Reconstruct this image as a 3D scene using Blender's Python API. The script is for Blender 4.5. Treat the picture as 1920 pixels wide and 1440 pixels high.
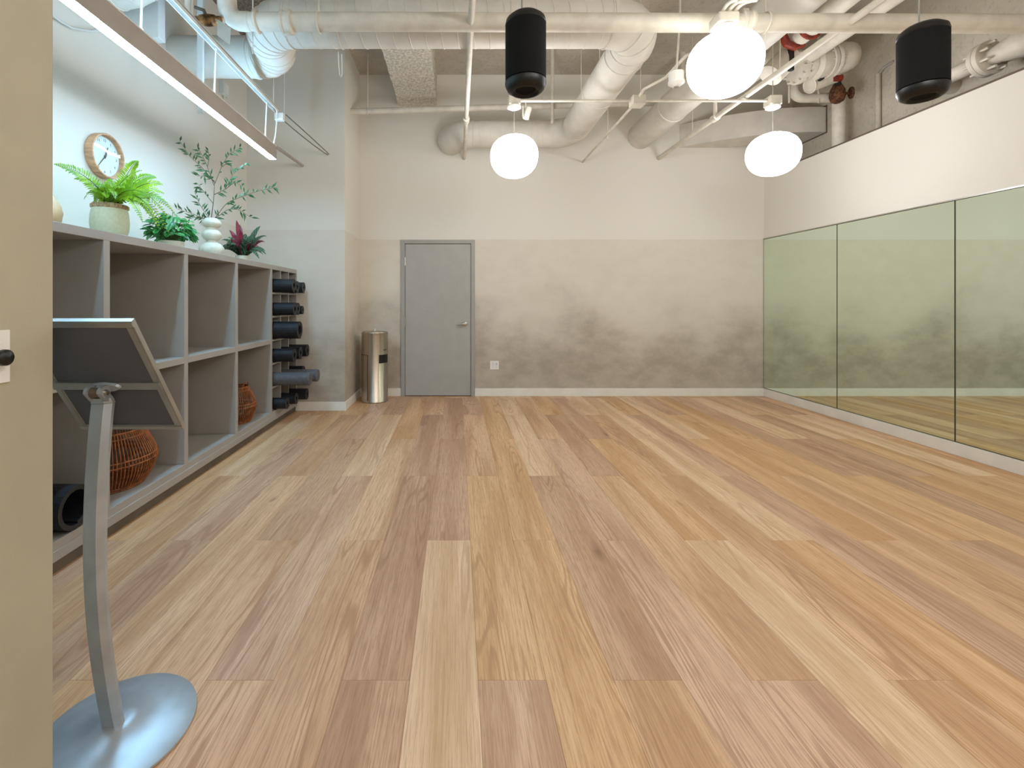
import bpy, bmesh, math, random
from math import pi, sin, cos, radians
from mathutils import Vector, Matrix, noise

for o in list(bpy.data.objects):
    bpy.data.objects.remove(o)
SC = bpy.context.scene
COL = SC.collection
random.seed(11)

# ---------------------------------------------------------------- camera, world, exposure
F, CX, CY, CH = 870.0, 857.0, 566.0, 1.27           # focal length in px, principal point, eye height
cam_d = bpy.data.cameras.new('camera')
cam = bpy.data.objects.new('camera', cam_d)
COL.objects.link(cam)
cam.location = (0, 0, CH)
cam.rotation_euler = (pi / 2, 0, 0)
cam_d.sensor_width = 36.0
cam_d.lens = F / 1920 * 36
cam_d.shift_x = (960 - CX) / 1920
cam_d.shift_y = -(720 - CY) / 1920
cam_d.clip_start = 0.02
SC.camera = cam

w = bpy.data.worlds.new('world')
SC.world = w
w.use_nodes = True
w.node_tree.nodes['Background'].inputs[0].default_value = (0.9, 0.95, 1.0, 1)
w.node_tree.nodes['Background'].inputs[1].default_value = 0.3

SC.view_settings.view_transform = 'Standard'
SC.view_settings.look = 'None'
SC.view_settings.gamma = 1
SC.view_settings.use_curve_mapping = False
SC.view_settings.exposure = 0.3
SC.cycles.max_bounces = 10
SC.cycles.diffuse_bounces = 6
GLOBE_POWER, STRIP_POWER, UPLIGHT_POWER = 17.5, 62.0, 40.0


def P(px, py, d):
    """point seen at photograph pixel (px, py) at depth d"""
    return Vector(((px - CX) * d / F, d, CH - (py - CY) * d / F))


# ---------------------------------------------------------------- materials
def lin(c):
    return tuple(((v / 255) / 12.92 if v / 255 <= .04045 else ((v / 255 + .055) / 1.055) ** 2.4) for v in c) + (1.0,)


class NT:
    def __init__(s, name):
        s.m = bpy.data.materials.new(name)
        s.m.use_nodes = True
        s.t = s.m.node_tree
        s.b = s.t.nodes['Principled BSDF']

    def n(s, typ, **kw):
        nd = s.t.nodes.new(typ)
        for k, v in kw.items():
            if k.startswith('i_'):
                k2 = k[2:]
                nd.inputs[int(k2) if k2.isdigit() else k2].default_value = v
            else:
                setattr(nd, k, v)
        return nd

    def l(s, a, ao, b, bi):
        s.t.links.new(a.outputs[ao], b.inputs[bi])

    def math(s, op, a, b=None, clamp=False):
        nd = s.n('ShaderNodeMath', operation=op)
        nd.use_clamp = clamp
        for i, v in enumerate((a, b)):
            if v is None:
                continue
            if isinstance(v, (int, float)):
                nd.inputs[i].default_value = v
            else:
                s.t.links.new(v, nd.inputs[i])
        return nd.outputs[0]

    def mix(s, fac, a, b):
        nd = s.n('ShaderNodeMix', data_type='RGBA')
        for i, v in ((0, fac), (6, a), (7, b)):
            if isinstance(v, (int, float)):
                nd.inputs[i].default_value = v
            elif isinstance(v, tuple):
                nd.inputs[i].default_value = v
            else:
                s.t.links.new(v, nd.inputs[i])
        return nd.outputs[2]

    def ramp(s, v, lo, hi):
        nd = s.n('ShaderNodeMapRange')
        nd.interpolation_type = 'SMOOTHSTEP'
        nd.inputs[1].default_value = lo
        nd.inputs[2].default_value = hi
        s.t.links.new(v, nd.inputs[0])
        return nd.outputs[0]

    def bump(s, h, strength, dist=.01):
        nd = s.n('ShaderNodeBump')
        nd.inputs['Strength'].default_value = strength
        nd.inputs['Distance'].default_value = dist
        s.t.links.new(h, nd.inputs['Height'])
        s.l(nd, 0, s.b, 'Normal')


def mat(name, c, rough=.5, metal=0., var=.06, scale=6., bump=0., bscale=60., aniso=None, spec=None):
    """plain painted / moulded surface with faint mottling"""
    k = NT(name)
    tc = k.n('ShaderNodeTexCoord')
    nz = k.n('ShaderNodeTexNoise', i_Scale=scale, i_Detail=4.)
    src = tc
    if aniso:
        mp = k.n('ShaderNodeMapping')
        mp.inputs['Scale'].default_value = aniso
        k.l(tc, 'Object', mp, 0)
        k.l(mp, 0, nz, 0)
    else:
        k.l(tc, 'Object', nz, 0)
    c1 = lin(c)
    lo = tuple(max(0, v * (1 - var * 2.2)) for v in c1[:3]) + (1,)
    hi = tuple(min(1, v * (1 + var * 1.2)) for v in c1[:3]) + (1,)
    f = k.ramp(nz.outputs[0], .3, .7)
    k.t.links.new(k.mix(f, lo, hi), k.b.inputs['Base Color'])
    k.b.inputs['Roughness'].default_value = rough
    k.b.inputs['Metallic'].default_value = metal
    if spec is not None:
        k.b.inputs['Specular IOR Level'].default_value = spec
    if bump:
        n2 = k.n('ShaderNodeTexNoise', i_Scale=bscale, i_Detail=3.)
        k.l(tc, 'Object', n2, 0)
        k.bump(n2.outputs[0], bump)
    return k.m


def emis(name, c, s):
    k = NT(name)
    k.b.inputs['Base Color'].default_value = lin(c)
    k.b.inputs['Emission Color'].default_value = lin(c)
    k.b.inputs['Emission Strength'].default_value = s
    k.b.inputs['Roughness'].default_value = .3
    return k.m


def wall_paint(name, limewash=True, split=2.11):
    """off white above the paint line, cloudy greige limewash below it"""
    k = NT(name)
    g = k.n('ShaderNodeNewGeometry')
    sp = k.n('ShaderNodeSeparateXYZ')
    k.l(g, 'Position', sp, 0)
    z = sp.outputs[2]
    mp = k.n('ShaderNodeMapping')
    mp.inputs['Scale'].default_value = (1.0, 1.0, 1.45)
    k.l(g, 'Position', mp, 0)
    n1 = k.n('ShaderNodeTexNoise', i_Scale=.95, i_Detail=6., i_Roughness=.55, i_Distortion=.25)
    k.l(mp, 0, n1, 0)
    n2 = k.n('ShaderNodeTexNoise', i_Scale=4.2, i_Detail=5., i_Roughness=.6)
    k.l(mp, 0, n2, 0)
    n3 = k.n('ShaderNodeTexNoise', i_Scale=55., i_Detail=2.)
    k.l(g, 'Position', n3, 0)
    # cloud edge: height plus noise
    e = k.math('ADD', z, k.math('MULTIPLY', k.math('SUBTRACT', n1.outputs[0], .5), 2.1))
    e = k.math('ADD', e, k.math('MULTIPLY', k.math('SUBTRACT', n2.outputs[0], .5), .45))
    f = k.ramp(e, .35, 1.5)
    low = k.mix(f, lin((170, 161, 147)), lin((220, 214, 201)))
    low = k.mix(k.ramp(n2.outputs[0], .3, .75), low, k.mix(.5, low, lin((210, 203, 187))))
    up = lin((225, 222, 212))
    step = k.math('GREATER_THAN', z, split)
    col = k.mix(step, low, up) if limewash else low
    k.t.links.new(col, k.b.inputs['Base Color'])
    k.b.inputs['Roughness'].default_value = .75
    k.b.inputs['Specular IOR Level'].default_value = .25
    k.bump(n3.outputs[0], .05, .004)
    return k.m


def wood(name, c_lo, c_hi, c_vein):
    k = NT(name)
    tc = k.n('ShaderNodeTexCoord')
    oi = k.n('ShaderNodeObjectInfo')
    off = k.n('ShaderNodeVectorMath', operation='SCALE')
    cmb = k.n('ShaderNodeCombineXYZ')
    k.l(oi, 'Random', cmb, 0)
    k.l(oi, 'Random', cmb, 1)
    k.l(oi, 'Random', cmb, 2)
    k.l(cmb, 0, off, 0)
    off.inputs['Scale'].default_value = 71.
    add = k.n('ShaderNodeVectorMath', operation='ADD')
    k.l(tc, 'Object', add, 0)
    k.l(off, 0, add, 1)

    def mapped(sx, sy):
        mp = k.n('ShaderNodeMapping')
        mp.inputs['Scale'].default_value = (sx, sy, 1)
        k.l(add, 0, mp, 0)
        return mp
    broad = k.n('ShaderNodeTexNoise', i_Scale=1., i_Detail=3., i_Roughness=.5)
    k.l(mapped(8., .55), 0, broad, 0)
    fine = k.n('ShaderNodeTexNoise', i_Scale=1., i_Detail=5., i_Roughness=.65)
    k.l(mapped(165., 3.6), 0, fine, 0)
    pore = k.n('ShaderNodeTexNoise', i_Scale=1., i_Detail=2., i_Roughness=.5)
    k.l(mapped(260., 12.), 0, pore, 0)
    # cathedral figure: level lines of a stretched field
    cat = k.n('ShaderNodeTexNoise', i_Scale=1., i_Detail=1.5, i_Roughness=.4, i_Distortion=.3)
    k.l(mapped(6.5, .55), 0, cat, 0)
    jag = k.math('ADD', k.math('MULTIPLY', cat.outputs[0], 95.), k.math('MULTIPLY', fine.outputs[0], 3.2))
    rings = k.ramp(k.math('SINE', jag), -.1, 1.)
    mask = k.ramp(cat.outputs[0], .5, .62)
    vor = k.n('ShaderNodeTexVoronoi', i_Scale=1.)
    k.l(mapped(4.0, 1.05), 0, vor, 0)
    knot = k.math('SUBTRACT', 1., k.ramp(vor.outputs['Distance'], .015, .16))
    kn2 = k.n('ShaderNodeTexNoise', i_Scale=1., i_Detail=3.)
    k.l(mapped(9., 5.), 0, kn2, 0)
    knot = k.math('MULTIPLY', knot, k.ramp(kn2.outputs[0], .44, .62))
    col = k.mix(k.ramp(broad.outputs[0], .36, .64), lin(c_lo), lin(c_hi))
    col = k.mix(k.math('MULTIPLY', k.ramp(fine.outputs[0], .40, .68), .55), col, lin(c_vein))
    col = k.mix(k.math('MULTIPLY', k.math('MULTIPLY', rings, mask), .6), col, lin(c_vein))
    col = k.mix(k.math('MULTIPLY', k.ramp(pore.outputs[0], .5, .68), .45), col, lin(c_vein))
    col = k.mix(k.math('MULTIPLY', knot, .62), col, lin((104, 70, 46)))
    k.t.links.new(col, k.b.inputs['Base Color'])
    k.b.inputs['Roughness'].default_value = .46
    k.b.inputs['Specular IOR Level'].default_value = .35
    k.bump(fine.outputs[0], .08, .002)
    return k.m


def concrete(name, c1, c2):
    k = NT(name)
    g = k.n('ShaderNodeNewGeometry')
    n1 = k.n('ShaderNodeTexNoise', i_Scale=1.1, i_Detail=6., i_Roughness=.6)
    k.l(g, 'Position', n1, 0)
    n2 = k.n('ShaderNodeTexNoise', i_Scale=26., i_Detail=5., i_Roughness=.7)
    k.l(g, 'Position', n2, 0)
    col = k.mix(k.ramp(n1.outputs[0], .3, .7), lin(c1), lin(c2))
    col = k.mix(k.math('MULTIPLY', k.ramp(n2.outputs[0], .5, .7), .35), col, lin(tuple(int(v * .7) for v in c1)))
    k.t.links.new(col, k.b.inputs['Base Color'])
    k.b.inputs['Roughness'].default_value = .9
    k.bump(n2.outputs[0], .35, .02)
    return k.m


def leaf_mat(name, c1, c2, rough=.45, stripe=None):
    k = NT(name)
    tc = k.n('ShaderNodeTexCoord')
    nz = k.n('ShaderNodeTexNoise', i_Scale=14., i_Detail=3.)
    k.l(tc, 'Object', nz, 0)
    oi = k.n('ShaderNodeObjectInfo')
    col = k.mix(k.ramp(nz.outputs[0], .35, .65), lin(c1), lin(c2))
    if stripe:
        wv = k.n('ShaderNodeTexWave', i_Scale=16., i_Distortion=2.5)
        k.l(tc, 'Object', wv, 0)
        col = k.mix(k.math('MULTIPLY', k.ramp(wv.outputs[1], .55, .9), .7), col, lin(stripe))
    hs = k.n('ShaderNodeHueSaturation')
    k.t.links.new(col, hs.inputs['Color'])
    k.t.links.new(k.math('ADD', k.math('MULTIPLY', oi.outputs['Random'], .5), .75), hs.inputs['Value'])
    k.l(hs, 0, k.b, 'Base Color')
    k.b.inputs['Roughness'].default_value = rough
    tr = k.n('ShaderNodeBsdfTranslucent')
    k.l(hs, 0, tr, 0)
    ms = k.n('ShaderNodeMixShader')
    ms.inputs[0].default_value = .3
    k.l(k.b, 0, ms, 1)
    k.l(tr, 0, ms, 2)
    k.l(ms, 0, k.t.nodes['Material Output'], 0)
    return k.m


M = dict(
    wall=wall_paint('wall_paint'),
    near=mat('entry_paint', (180, 174, 152), .8, var=.02, bump=.05, bscale=180.),
    pipe=mat('pipe_paint', (214, 208, 194), .55, var=.05, scale=9., bump=.03),
    duct=mat('duct_paint', (216, 212, 202), .6, var=.04, scale=5., bump=.04, bscale=30.),
    base=mat('baseboard_paint', (232, 230, 222), .5, var=.02),
    door=mat('door_paint', (171, 170, 164), .5, var=.02),
    doorframe=mat('door_frame_paint', (160, 159, 152), .5, var=.02),
    steel=mat('satin_steel', (190, 186, 178), .32, 1., var=.06, aniso=(1, 1, 30)),
    bin=mat('brushed_steel', (196, 184, 168), .3, 1., var=.14, aniso=(9, 9, .3), scale=3.),
    shelf=mat('shelf_laminate', (164, 160, 153), .55, var=.025, scale=3.),
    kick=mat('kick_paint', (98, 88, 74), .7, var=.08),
    black=mat('black_plastic', (9, 10, 11), .42, var=.1),
    grille=mat('black_grille', (7, 9, 9), .8, spec=.25, var=.15, bump=.3, bscale=700.),
    matblk=mat('mat_rubber', (27, 29, 34), .5, var=.2, scale=20., bump=.15, bscale=300.),
    matgrey=mat('mat_grey', (92, 93, 97), .6, var=.1, scale=30., bump=.1, bscale=300.),
    alu=mat('aluminium', (184, 186, 184), .42, 1., var=.04, scale=12.),
    silver=mat('silver_paint', (178, 186, 192), .36, .5, var=.06, scale=10.),
    signback=mat('sign_back', (86, 90, 97), .7, var=.06),
    wicker=mat('wicker', (150, 86, 40), .5, var=.22, scale=40.),
    wickerin=mat('wicker_dark', (120, 66, 30), .6, var=.3, scale=40.),
    brass=mat('old_brass', (140, 100, 60), .5, .6, var=.35, scale=30.),
    rust=mat('rusty_iron', (104, 66, 40), .8, .2, var=.35, scale=40., bump=.3),
    red=mat('red_paint', (132, 40, 20), .5, var=.25, scale=25.),
    dark=mat('dark_gap', (40, 36, 31), .9),
    white=mat('white_plastic', (236, 235, 230), .4, var=.015),
    whitem=mat('white_metal', (222, 224, 222), .4, var=.03),
    housing=mat('light_housing', (168, 160, 150), .5, var=.03),
    wire=mat('wire_grey', (150, 148, 140), .6, var=.1),
    cable=mat('cable_grey', (120, 116, 104), .6, var=.1),
    tag=mat('tag_card', (170, 164, 150), .7, var=.06),
    ivory=mat('ivory_ceramic', (208, 203, 184), .45, var=.05, scale=20., bump=.08, bscale=90.),
    cream=mat('cream_ceramic', (196, 196, 164), .45, var=.03, scale=60., bump=.1, bscale=60.),
    tanv=mat('tan_ceramic', (206, 178, 138), .45, var=.06),
    tanrim=mat('tan_unglazed', (176, 150, 112), .7, var=.2, scale=50.),
    clockwood=mat('clock_wood', (206, 160, 122), .5, var=.14, scale=3., aniso=(3, 14, 14)),
    face=mat('clock_face', (214, 226, 222), .5, var=.01),
    soil=mat('soil', (50, 38, 28), .95, var=.4, scale=60., bump=.5),
    fern=leaf_mat('fern_green', (160, 200, 44), (122, 172, 34)),
    fernstem=mat('fern_stem', (70, 92, 30), .6),
    leafy=leaf_mat('leafy_green', (38, 134, 58), (62, 168, 78), .35, stripe=(140, 206, 140)),
    branch=leaf_mat('branch_green', (62, 104, 66), (96, 140, 92)),
    twig=mat('twig', (84, 78, 58), .7, var=.15),
    burg=leaf_mat('burgundy_leaf', (112, 36, 52), (140, 54, 70), .35),
    dkleaf=leaf_mat('dark_leaf', (44, 76, 58), (66, 98, 72), .35, stripe=(130, 158, 124)),
    ceil=concrete('ceiling_concrete', (174, 166, 152), (202, 194, 180)),
    cwall=concrete('wall_concrete', (178, 169, 152), (206, 198, 182)),
    fuzz=mat('fireproofing', (214, 208, 194), .95, var=.14, scale=40., bump=.8, bscale=55.),
    globe=emis('globe_glass', (250, 249, 250), GLOBE_POWER),
    globe2=emis('globe_glass_cool', (248, 249, 253), GLOBE_POWER),
    globe3=emis('globe_glass_soft', (250, 249, 244), GLOBE_POWER * .32),
    strip=emis('strip_diffuser', (166, 216, 250), STRIP_POWER),
    uplight=emis('uplight_diffuser', (166, 216, 250), UPLIGHT_POWER),
)
_mr = NT('mirror_glass')
_mr.b.inputs['Base Color'].default_value = lin((228, 243, 228))
_mr.b.inputs['Metallic'].default_value = 1
_mr.b.inputs['Roughness'].default_value = .02
M['mirror'] = _mr.m
M['glassedge'] = mat('glass_edge', (70, 84, 66), .3)
_gl = NT('clock_glass')
_tr, _gs, _mx, _fr = _gl.n('ShaderNodeBsdfTransparent'), _gl.n('ShaderNodeBsdfGlossy'), _gl.n('ShaderNodeMixShader'), _gl.n('ShaderNodeFresnel')
_fr.inputs['IOR'].default_value = 1.45
_gs.inputs['Roughness'].default_value = .01
_gf = _gl.n('ShaderNodeNewGeometry')
_gl.t.links.new(_gl.math('MULTIPLY', _fr.outputs[0], _gl.math('SUBTRACT', 1., _gf.outputs['Backfacing'])), _mx.inputs[0])
_gl.l(_tr, 0, _mx, 1)
_gl.l(_gs, 0, _mx, 2)
_gl.l(_mx, 0, _gl.t.nodes['Material Output'], 0)
M['clockglass'] = _gl.m
WOODS = [wood('plank_cream', (211, 175, 136), (234, 203, 168), (186, 146, 108)),
         wood('plank_golden', (202, 158, 113), (225, 185, 141), (172, 126, 86)),
         wood('plank_oak', (198, 157, 118), (227, 188, 150), (168, 124, 89)),
         wood('plank_rosy', (194, 155, 124), (221, 184, 153), (164, 123, 95)),
         wood('plank_dusky', (186, 146, 114), (209, 171, 138), (154, 115, 87))]


# ---------------------------------------------------------------- object helpers
def link(o, parent=None):
    COL.objects.link(o)
    if parent is not None:
        o.parent = parent
    return o


def thing(name, label, cat, loc=(0, 0, 0), group=None):
    o = bpy.data.objects.new(name, None)
    o.empty_display_size = .05
    o.location = loc
    COL.objects.link(o)
    o['label'], o['category'] = label, cat
    if group:
        o['group'] = group
    return o


def structure(o):
    o['kind'] = 'structure'
    return o


class MB:
    """collects shapes in world coordinates; build() links ONE mesh object, moved into its parent's frame"""

    def __init__(s):
        s.v, s.f, s.sm = [], [], []

    def add(s, vs, fs, smooth=False):
        b = len(s.v)
        s.v += [tuple(v) for v in vs]
        s.f += [tuple(b + i for i in f) for f in fs]
        s.sm += [smooth] * len(fs)
        return s

    def box(s, lo, hi, bev=0.):
        (x0, y0, z0), (x1, y1, z1) = lo, hi
        if bev <= 0:
            vs = [(x, y, z) for z in (z0, z1) for y in (y0, y1) for x in (x0, x1)]
            return s.add(vs, [(0, 2, 3, 1), (4, 5, 7, 6), (0, 1, 5, 4), (2, 6, 7, 3), (0, 4, 6, 2), (1, 3, 7, 5)])
        bm = bmesh.new()
        bmesh.ops.create_cube(bm, size=1)
        for v in bm.verts:
            v.co = Vector(((x0 + x1) / 2 + v.co.x * (x1 - x0), (y0 + y1) / 2 + v.co.y * (y1 - y0), (z0 + z1) / 2 + v.co.z * (z1 - z0)))
        bmesh.ops.bevel(bm, geom=list(bm.edges), offset=bev, segments=2, affect='EDGES', profile=.5)
        s.frombm(bm)
        return s

    def frombm(s, bm, smooth=False, mtx=None):
        bm.verts.index_update()
        s.add([(mtx @ v.co if mtx else v.co) for v in bm.verts], [[v.index for v in f.verts] for f in bm.faces], smooth)
        bm.free()
        return s

    def tube(s, pts, r, seg=12, caps=True, smooth=True, sec=None):
        """sweep a circle (or the 2-D section sec) along pts; r a number or one radius per point"""
        pts = [Vector(p) for p in pts]
        n = len(pts)
        rs = r if isinstance(r, (list, tuple)) else [r] * n
        tans = []
        for i in range(n):
            a = pts[max(i - 1, 0)]
            b = pts[min(i + 1, n - 1)]
            tans.append((b - a).normalized())
        up = Vector((0, 0, 1)) if abs(tans[0].z) < .95 else Vector((0, 1, 0))
        nrm = (up - tans[0] * up.dot(tans[0])).normalized()
        vs, fs = [], []
        if sec is None:
            sec = [(cos(2 * pi * k / seg), sin(2 * pi * k / seg)) for k in range(seg)]
        seg = len(sec)
        for i in range(n):
            if i:
                q = tans[i - 1].rotation_difference(tans[i])
                nrm = q @ nrm
                nrm = (nrm - tans[i] * nrm.dot(tans[i])).normalized()
            bi = tans[i].cross(nrm)
            # keep the swept radius through corners
            for (cx, cy) in sec:
                vs.append(pts[i] + nrm * (cy * rs[i]) + bi * (cx * rs[i]))
        for i in range(n - 1):
            for k in range(seg):
                k2 = (k + 1) % seg
                fs.append((i * seg + k, i * seg + k2, (i + 1) * seg + k2, (i + 1) * seg + k))
        s.add(vs, fs, smooth)
        if caps:
            s.add(vs[:seg], [tuple(range(seg))[::-1]])
            s.add(vs[-seg:], [tuple(range(seg))])
        return s

    def lathe(s, prof, c=(0, 0, 0), axis='z', seg=28, smooth=True, close=True):
        """prof: list of (radius, height)"""
        c = Vector(c)
        vs, fs = [], []
        for (r, h) in prof:
            for k in range(seg):
                a = 2 * pi * k / seg
                p = (r * cos(a), r * sin(a), h)
                if axis == 'x':
                    p = (h, p[0], p[1])
                elif axis == 'y':
                    p = (p[1], h, p[0])
                vs.append(c + Vector(p))
        n = len(prof)
        for i in range(n - 1):
            for k in range(seg):
                k2 = (k + 1) % seg
                fs.append((i * seg + k, i * seg + k2, (i + 1) * seg + k2, (i + 1) * seg + k))
        s.add(vs, fs, smooth)
        if close:
            if prof[0][0] > 1e-4:
                s.add(vs[:seg], [tuple(range(seg))[::-1]])
            if prof[-1][0] > 1e-4:
                s.add(vs[-seg:], [tuple(range(seg))])
        return s

    def prism(s, poly, d0, d1, plane='xz'):
        """extrude a polygon given in a coordinate plane along the remaining axis"""
        def pt(a, b, d):
            return {'xz': (a, d, b), 'yz': (d, a, b), 'xy': (a, b, d)}[plane]
        n = len(poly)
        vs = [pt(a, b, d0) for a, b in poly] + [pt(a, b, d1) for a, b in poly]
        fs = [tuple(range(n))[::-1], tuple(range(n, 2 * n))]
        fs += [(i, (i + 1) % n, n + (i + 1) % n, n + i) for i in range(n)]
        return s.add(vs, fs)

    def build(s, name, m, parent=None, flat=False):
        me = bpy.data.meshes.new(name)
        off = Vector((0, 0, 0))
        p = parent
        while p is not None:
            off += p.location
            p = p.parent
        me.from_pydata([tuple(Vector(v) - off) for v in s.v], [], s.f)
        me.materials.append(M[m] if isinstance(m, str) else m)
        if not flat:
            me.polygons.foreach_set('use_smooth', s.sm)
        bm = bmesh.new()
        bm.from_mesh(me)
        bmesh.ops.recalc_face_normals(bm, faces=list(bm.faces))
        bm.to_mesh(me)
        bm.free()
        if not flat and any(s.sm):
            me.set_sharp_from_angle(angle=radians(38))
        me.update()
        o = bpy.data.objects.new(name, me)
        return link(o, parent)


def single(mb, name, m, label, cat, loc, group=None):
    """a thing that is one mesh, with its origin at loc"""
    o = mb.build(name, m)
    loc = Vector(loc)
    o.data.transform(Matrix.Translation(-loc))
    o.location = loc
    o['label'], o['category'] = label, cat
    if group:
        o['group'] = group
    return o


def dup(o, parent=None, loc=None):
    c = o.copy()
    COL.objects.link(c)
    c.parent = parent
    if loc is not None:
        c.location = loc
    for ch in list(o.children):
        dup(ch, c)
    return c


def fillet(pts, rad, n=7):
    """round the corners of a polyline; returns a dense point list"""
    pts = [Vector(p) for p in pts]
    out = [pts[0]]
    for i in range(1, len(pts) - 1):
        a, b, c = pts[i - 1], pts[i], pts[i + 1]
        u, v = (a - b).normalized(), (c - b).normalized()
        ang = u.angle(v)
        r = rad[i - 1] if isinstance(rad, (list, tuple)) else rad
        t = r / math.tan(ang / 2)
        p0, p1 = b + u * t, b + v * t
        ctr = b + (u + v).normalized() * (r / sin(ang / 2))
        e0, e1 = p0 - ctr, p1 - ctr
        tot = e0.angle(e1)
        for k in range(n + 1):
            f = k / n
            out.append(ctr + (e0 * sin((1 - f) * tot) + e1 * sin(f * tot)) / sin(tot))
    out.append(pts[-1])
    return out


def bez(a, b, c, n):
    return [a * (1 - t) ** 2 + b * 2 * t * (1 - t) + c * t * t for t in [i / n for i in range(n + 1)]]


# ---------------------------------------------------------------- the room shell
XL, XR, YB, YC, XC, ZC = -2.455, 4.14, 6.26, 5.42, -1.31, 4.335
XK, YR, XN, YN = 4.52, -2.2, -1.0, 1.15     # concrete wall behind the mirror wall; rear wall; entry wall

sub = structure(MB().box((-2.7, YR - .2, -.12), (XK + .2, YB + .2, -.012)).build('floor', 'kick'))
PW, PL = .2286, 1.8288
TONES = {(-5, 1): 4, (-4, 1): 3, (-3, 0): 2, (-2, 1): 4, (-1, 0): 0, (0, 1): 1, (1, 0): 1, (2, 1): 4, (3, 0): 3, (4, 1): 2, (5, 0): 0, (6, 1): 2,
         (7, 0): 1, (-2, 0): 4, (0, 0): 3, (2, 0): 2, (4, 0): 3, (-1, 1): 4, (-3, 1): 2, (1, 1): 1, (3, 1): 3, (5, 1): 1, (7, 1): 0, (0, 2): 2,
         (2, 2): 0, (-2, 2): 4, (-4, 2): 0, (4, 2): 4, (-6, 1): 2, (-5, 0): 2, (-4, 0): 2, (8, 1): 3, (9, 0): 2, (9, 1): 1, (10, 1): 2, (11, 1): 1}
pm = MB()
gx, gy, ch = PW / 2 - .0002, PL / 2 - .0003, .0007
pm.add([(-gx, -gy, -.012), (gx, -gy, -.012), (gx, gy, -.012), (-gx, gy, -.012),
        (-gx, -gy, -ch), (gx, -gy, -ch), (gx, gy, -ch), (-gx, gy, -ch),
        (-gx + ch, -gy + ch, 0), (gx - ch, -gy + ch, 0), (gx - ch, gy - ch, 0), (-gx + ch, gy - ch, 0)],
       [(0, 3, 2, 1), (0, 1, 5, 4), (1, 2, 6, 5), (2, 3, 7, 6), (3, 0, 4, 7),
        (4, 5, 9, 8), (5, 6, 10, 9), (6, 7, 11, 10), (7, 4, 8, 11), (8, 9, 10, 11)])
plank0 = pm.build('plank', WOODS[2], sub)
plank_mesh = plank0.data
plank0.material_slots[0].link = 'OBJECT'
first = True
rnd = random.Random(5)
for k in range(-11, 20):
    x = .07 + PW * (k + .5)
    y0 = (1.558 if k % 2 == 0 else 2.472) - 2 * PL
    for j in range(5):
        ya, yb = y0 + j * PL, y0 + (j + 1) * PL
        lim_x = XC if ya > YC else XL
        if yb < -1.4 or ya > YB or (x < XC and ya > YC) or (x < -2.35):
            continue
        tone = TONES.get((k, j - 1))
        if tone is None:
            tone = rnd.choices([0, 1, 2, 3, 4], [2, 6, 7, 4, 2])[0]
        if first:
            o = plank0
            first = False
        else:
            o = plank0.copy()
            COL.objects.link(o)
            o.parent = sub
        o.location = (x, (ya + yb) / 2, 0)
        if yb > YB:                            # cut at the back wall
            s = (YB - ya) / PL
            o.scale = (1, s, 1)
            o.location.y = ya + s * PL / 2
        if o.location.x + PW / 2 > XR:
            s = (XR + .01 - (x - PW / 2)) / PW
            o.scale.x = s
            o.location.x = x - PW / 2 + s * PW / 2
        o.material_slots[0].link = 'OBJECT'
        o.material_slots[0].material = WOODS[tone]

# back wall has the door opening
DX0, DX1, DZ1 = -.755, .24, 2.105
wb = MB()
wb.box((XC - .2, YB, 0), (DX0, YB + .2, ZC)).box((DX1, YB, 0), (XK + .2, YB + .2, ZC)).box((DX0, YB, DZ1), (DX1, YB + .2, ZC))
wb.box((DX0, YB + .19, 0), (DX1, YB + .2, DZ1))
structure(wb.build('wall_back', 'wall'))
structure(MB().box((XL - .2, YN, 0), (XL, YC + .1, ZC)).build('wall_left', 'wall'))
structure(MB().box((XL - .2, YC, 0), (XC, YB + .2, ZC)).build('wall_alcove', 'wall'))
structure(MB().box((XR, YR, 0), (XK - .001, YB, 2.975)).build('wall_right', 'wall'))
structure(MB().box((XK, YR - .2, 0), (XK + .2, YB + .2, ZC)).build('wall_concrete', 'cwall'))
structure(MB().box((-2.7, YR - .2, 0), (XK + .2, YR, ZC)).build('wall_rear', 'wall'))
structure(MB().box((-1.18, YR, 0), (XN, YN, ZC), .004).build('wall_entry', 'near'))
structure(MB().box((XL - .2, YN - .15, 0), (-1.18, YN - .002, ZC)).build('wall_side', 'wall'))
structure(MB().box((-2.7, YR - .2, ZC), (XK + .2, YB + .2, ZC + .2)).build('ceiling', 'ceil'))
# dark strip painted in for the shadow gap and grime along the mirror wall top
structure(MB().box((XR - .004, YR, 2.966), (XK - .002, YB - .002, 2.982)).build('shadow_gap_strip', 'kick'))
# fireproofed beam along the ceiling
bb = bmesh.new()
bmesh.ops.create_grid(bb, x_segments=26, y_segments=150, size=.5)
bmv = []
BXA, BXB, BY0, BY1, BZ = -.785, -.272, -1.5, YB - .002, 3.905
sec = [(BXA, ZC), (BXA, BZ + .1)] + [(BXA + (BXB - BXA) * i / 14, BZ) for i in range(15)] + [(BXB, BZ + .1), (BXB, ZC)]
bb.free()
be = MB()
ny = 170
vs, fs = [], []
for j in range(ny + 1):
    y = BY0 + (BY1 - BY0) * j / ny
    for i, (x, z) in enumerate(sec):
        d = noise.noise(Vector((x * 17, y * 17, z * 9))) * .016 + noise.noise(Vector((x * 45, y * 45, z * 25))) * .009
        e = 0 if i in (0, len(sec) - 1) else 1
        vs.append((x + d * e * .6, y, z + d * e))
for j in range(ny):
    for i in range(len(sec) - 1):
        a = j * len(sec) + i
        fs.append((a, a + 1, a + len(sec) + 1, a + len(sec)))
be.add(vs, fs, True)
structure(be.build('ceiling_beam', 'fuzz'))
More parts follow.
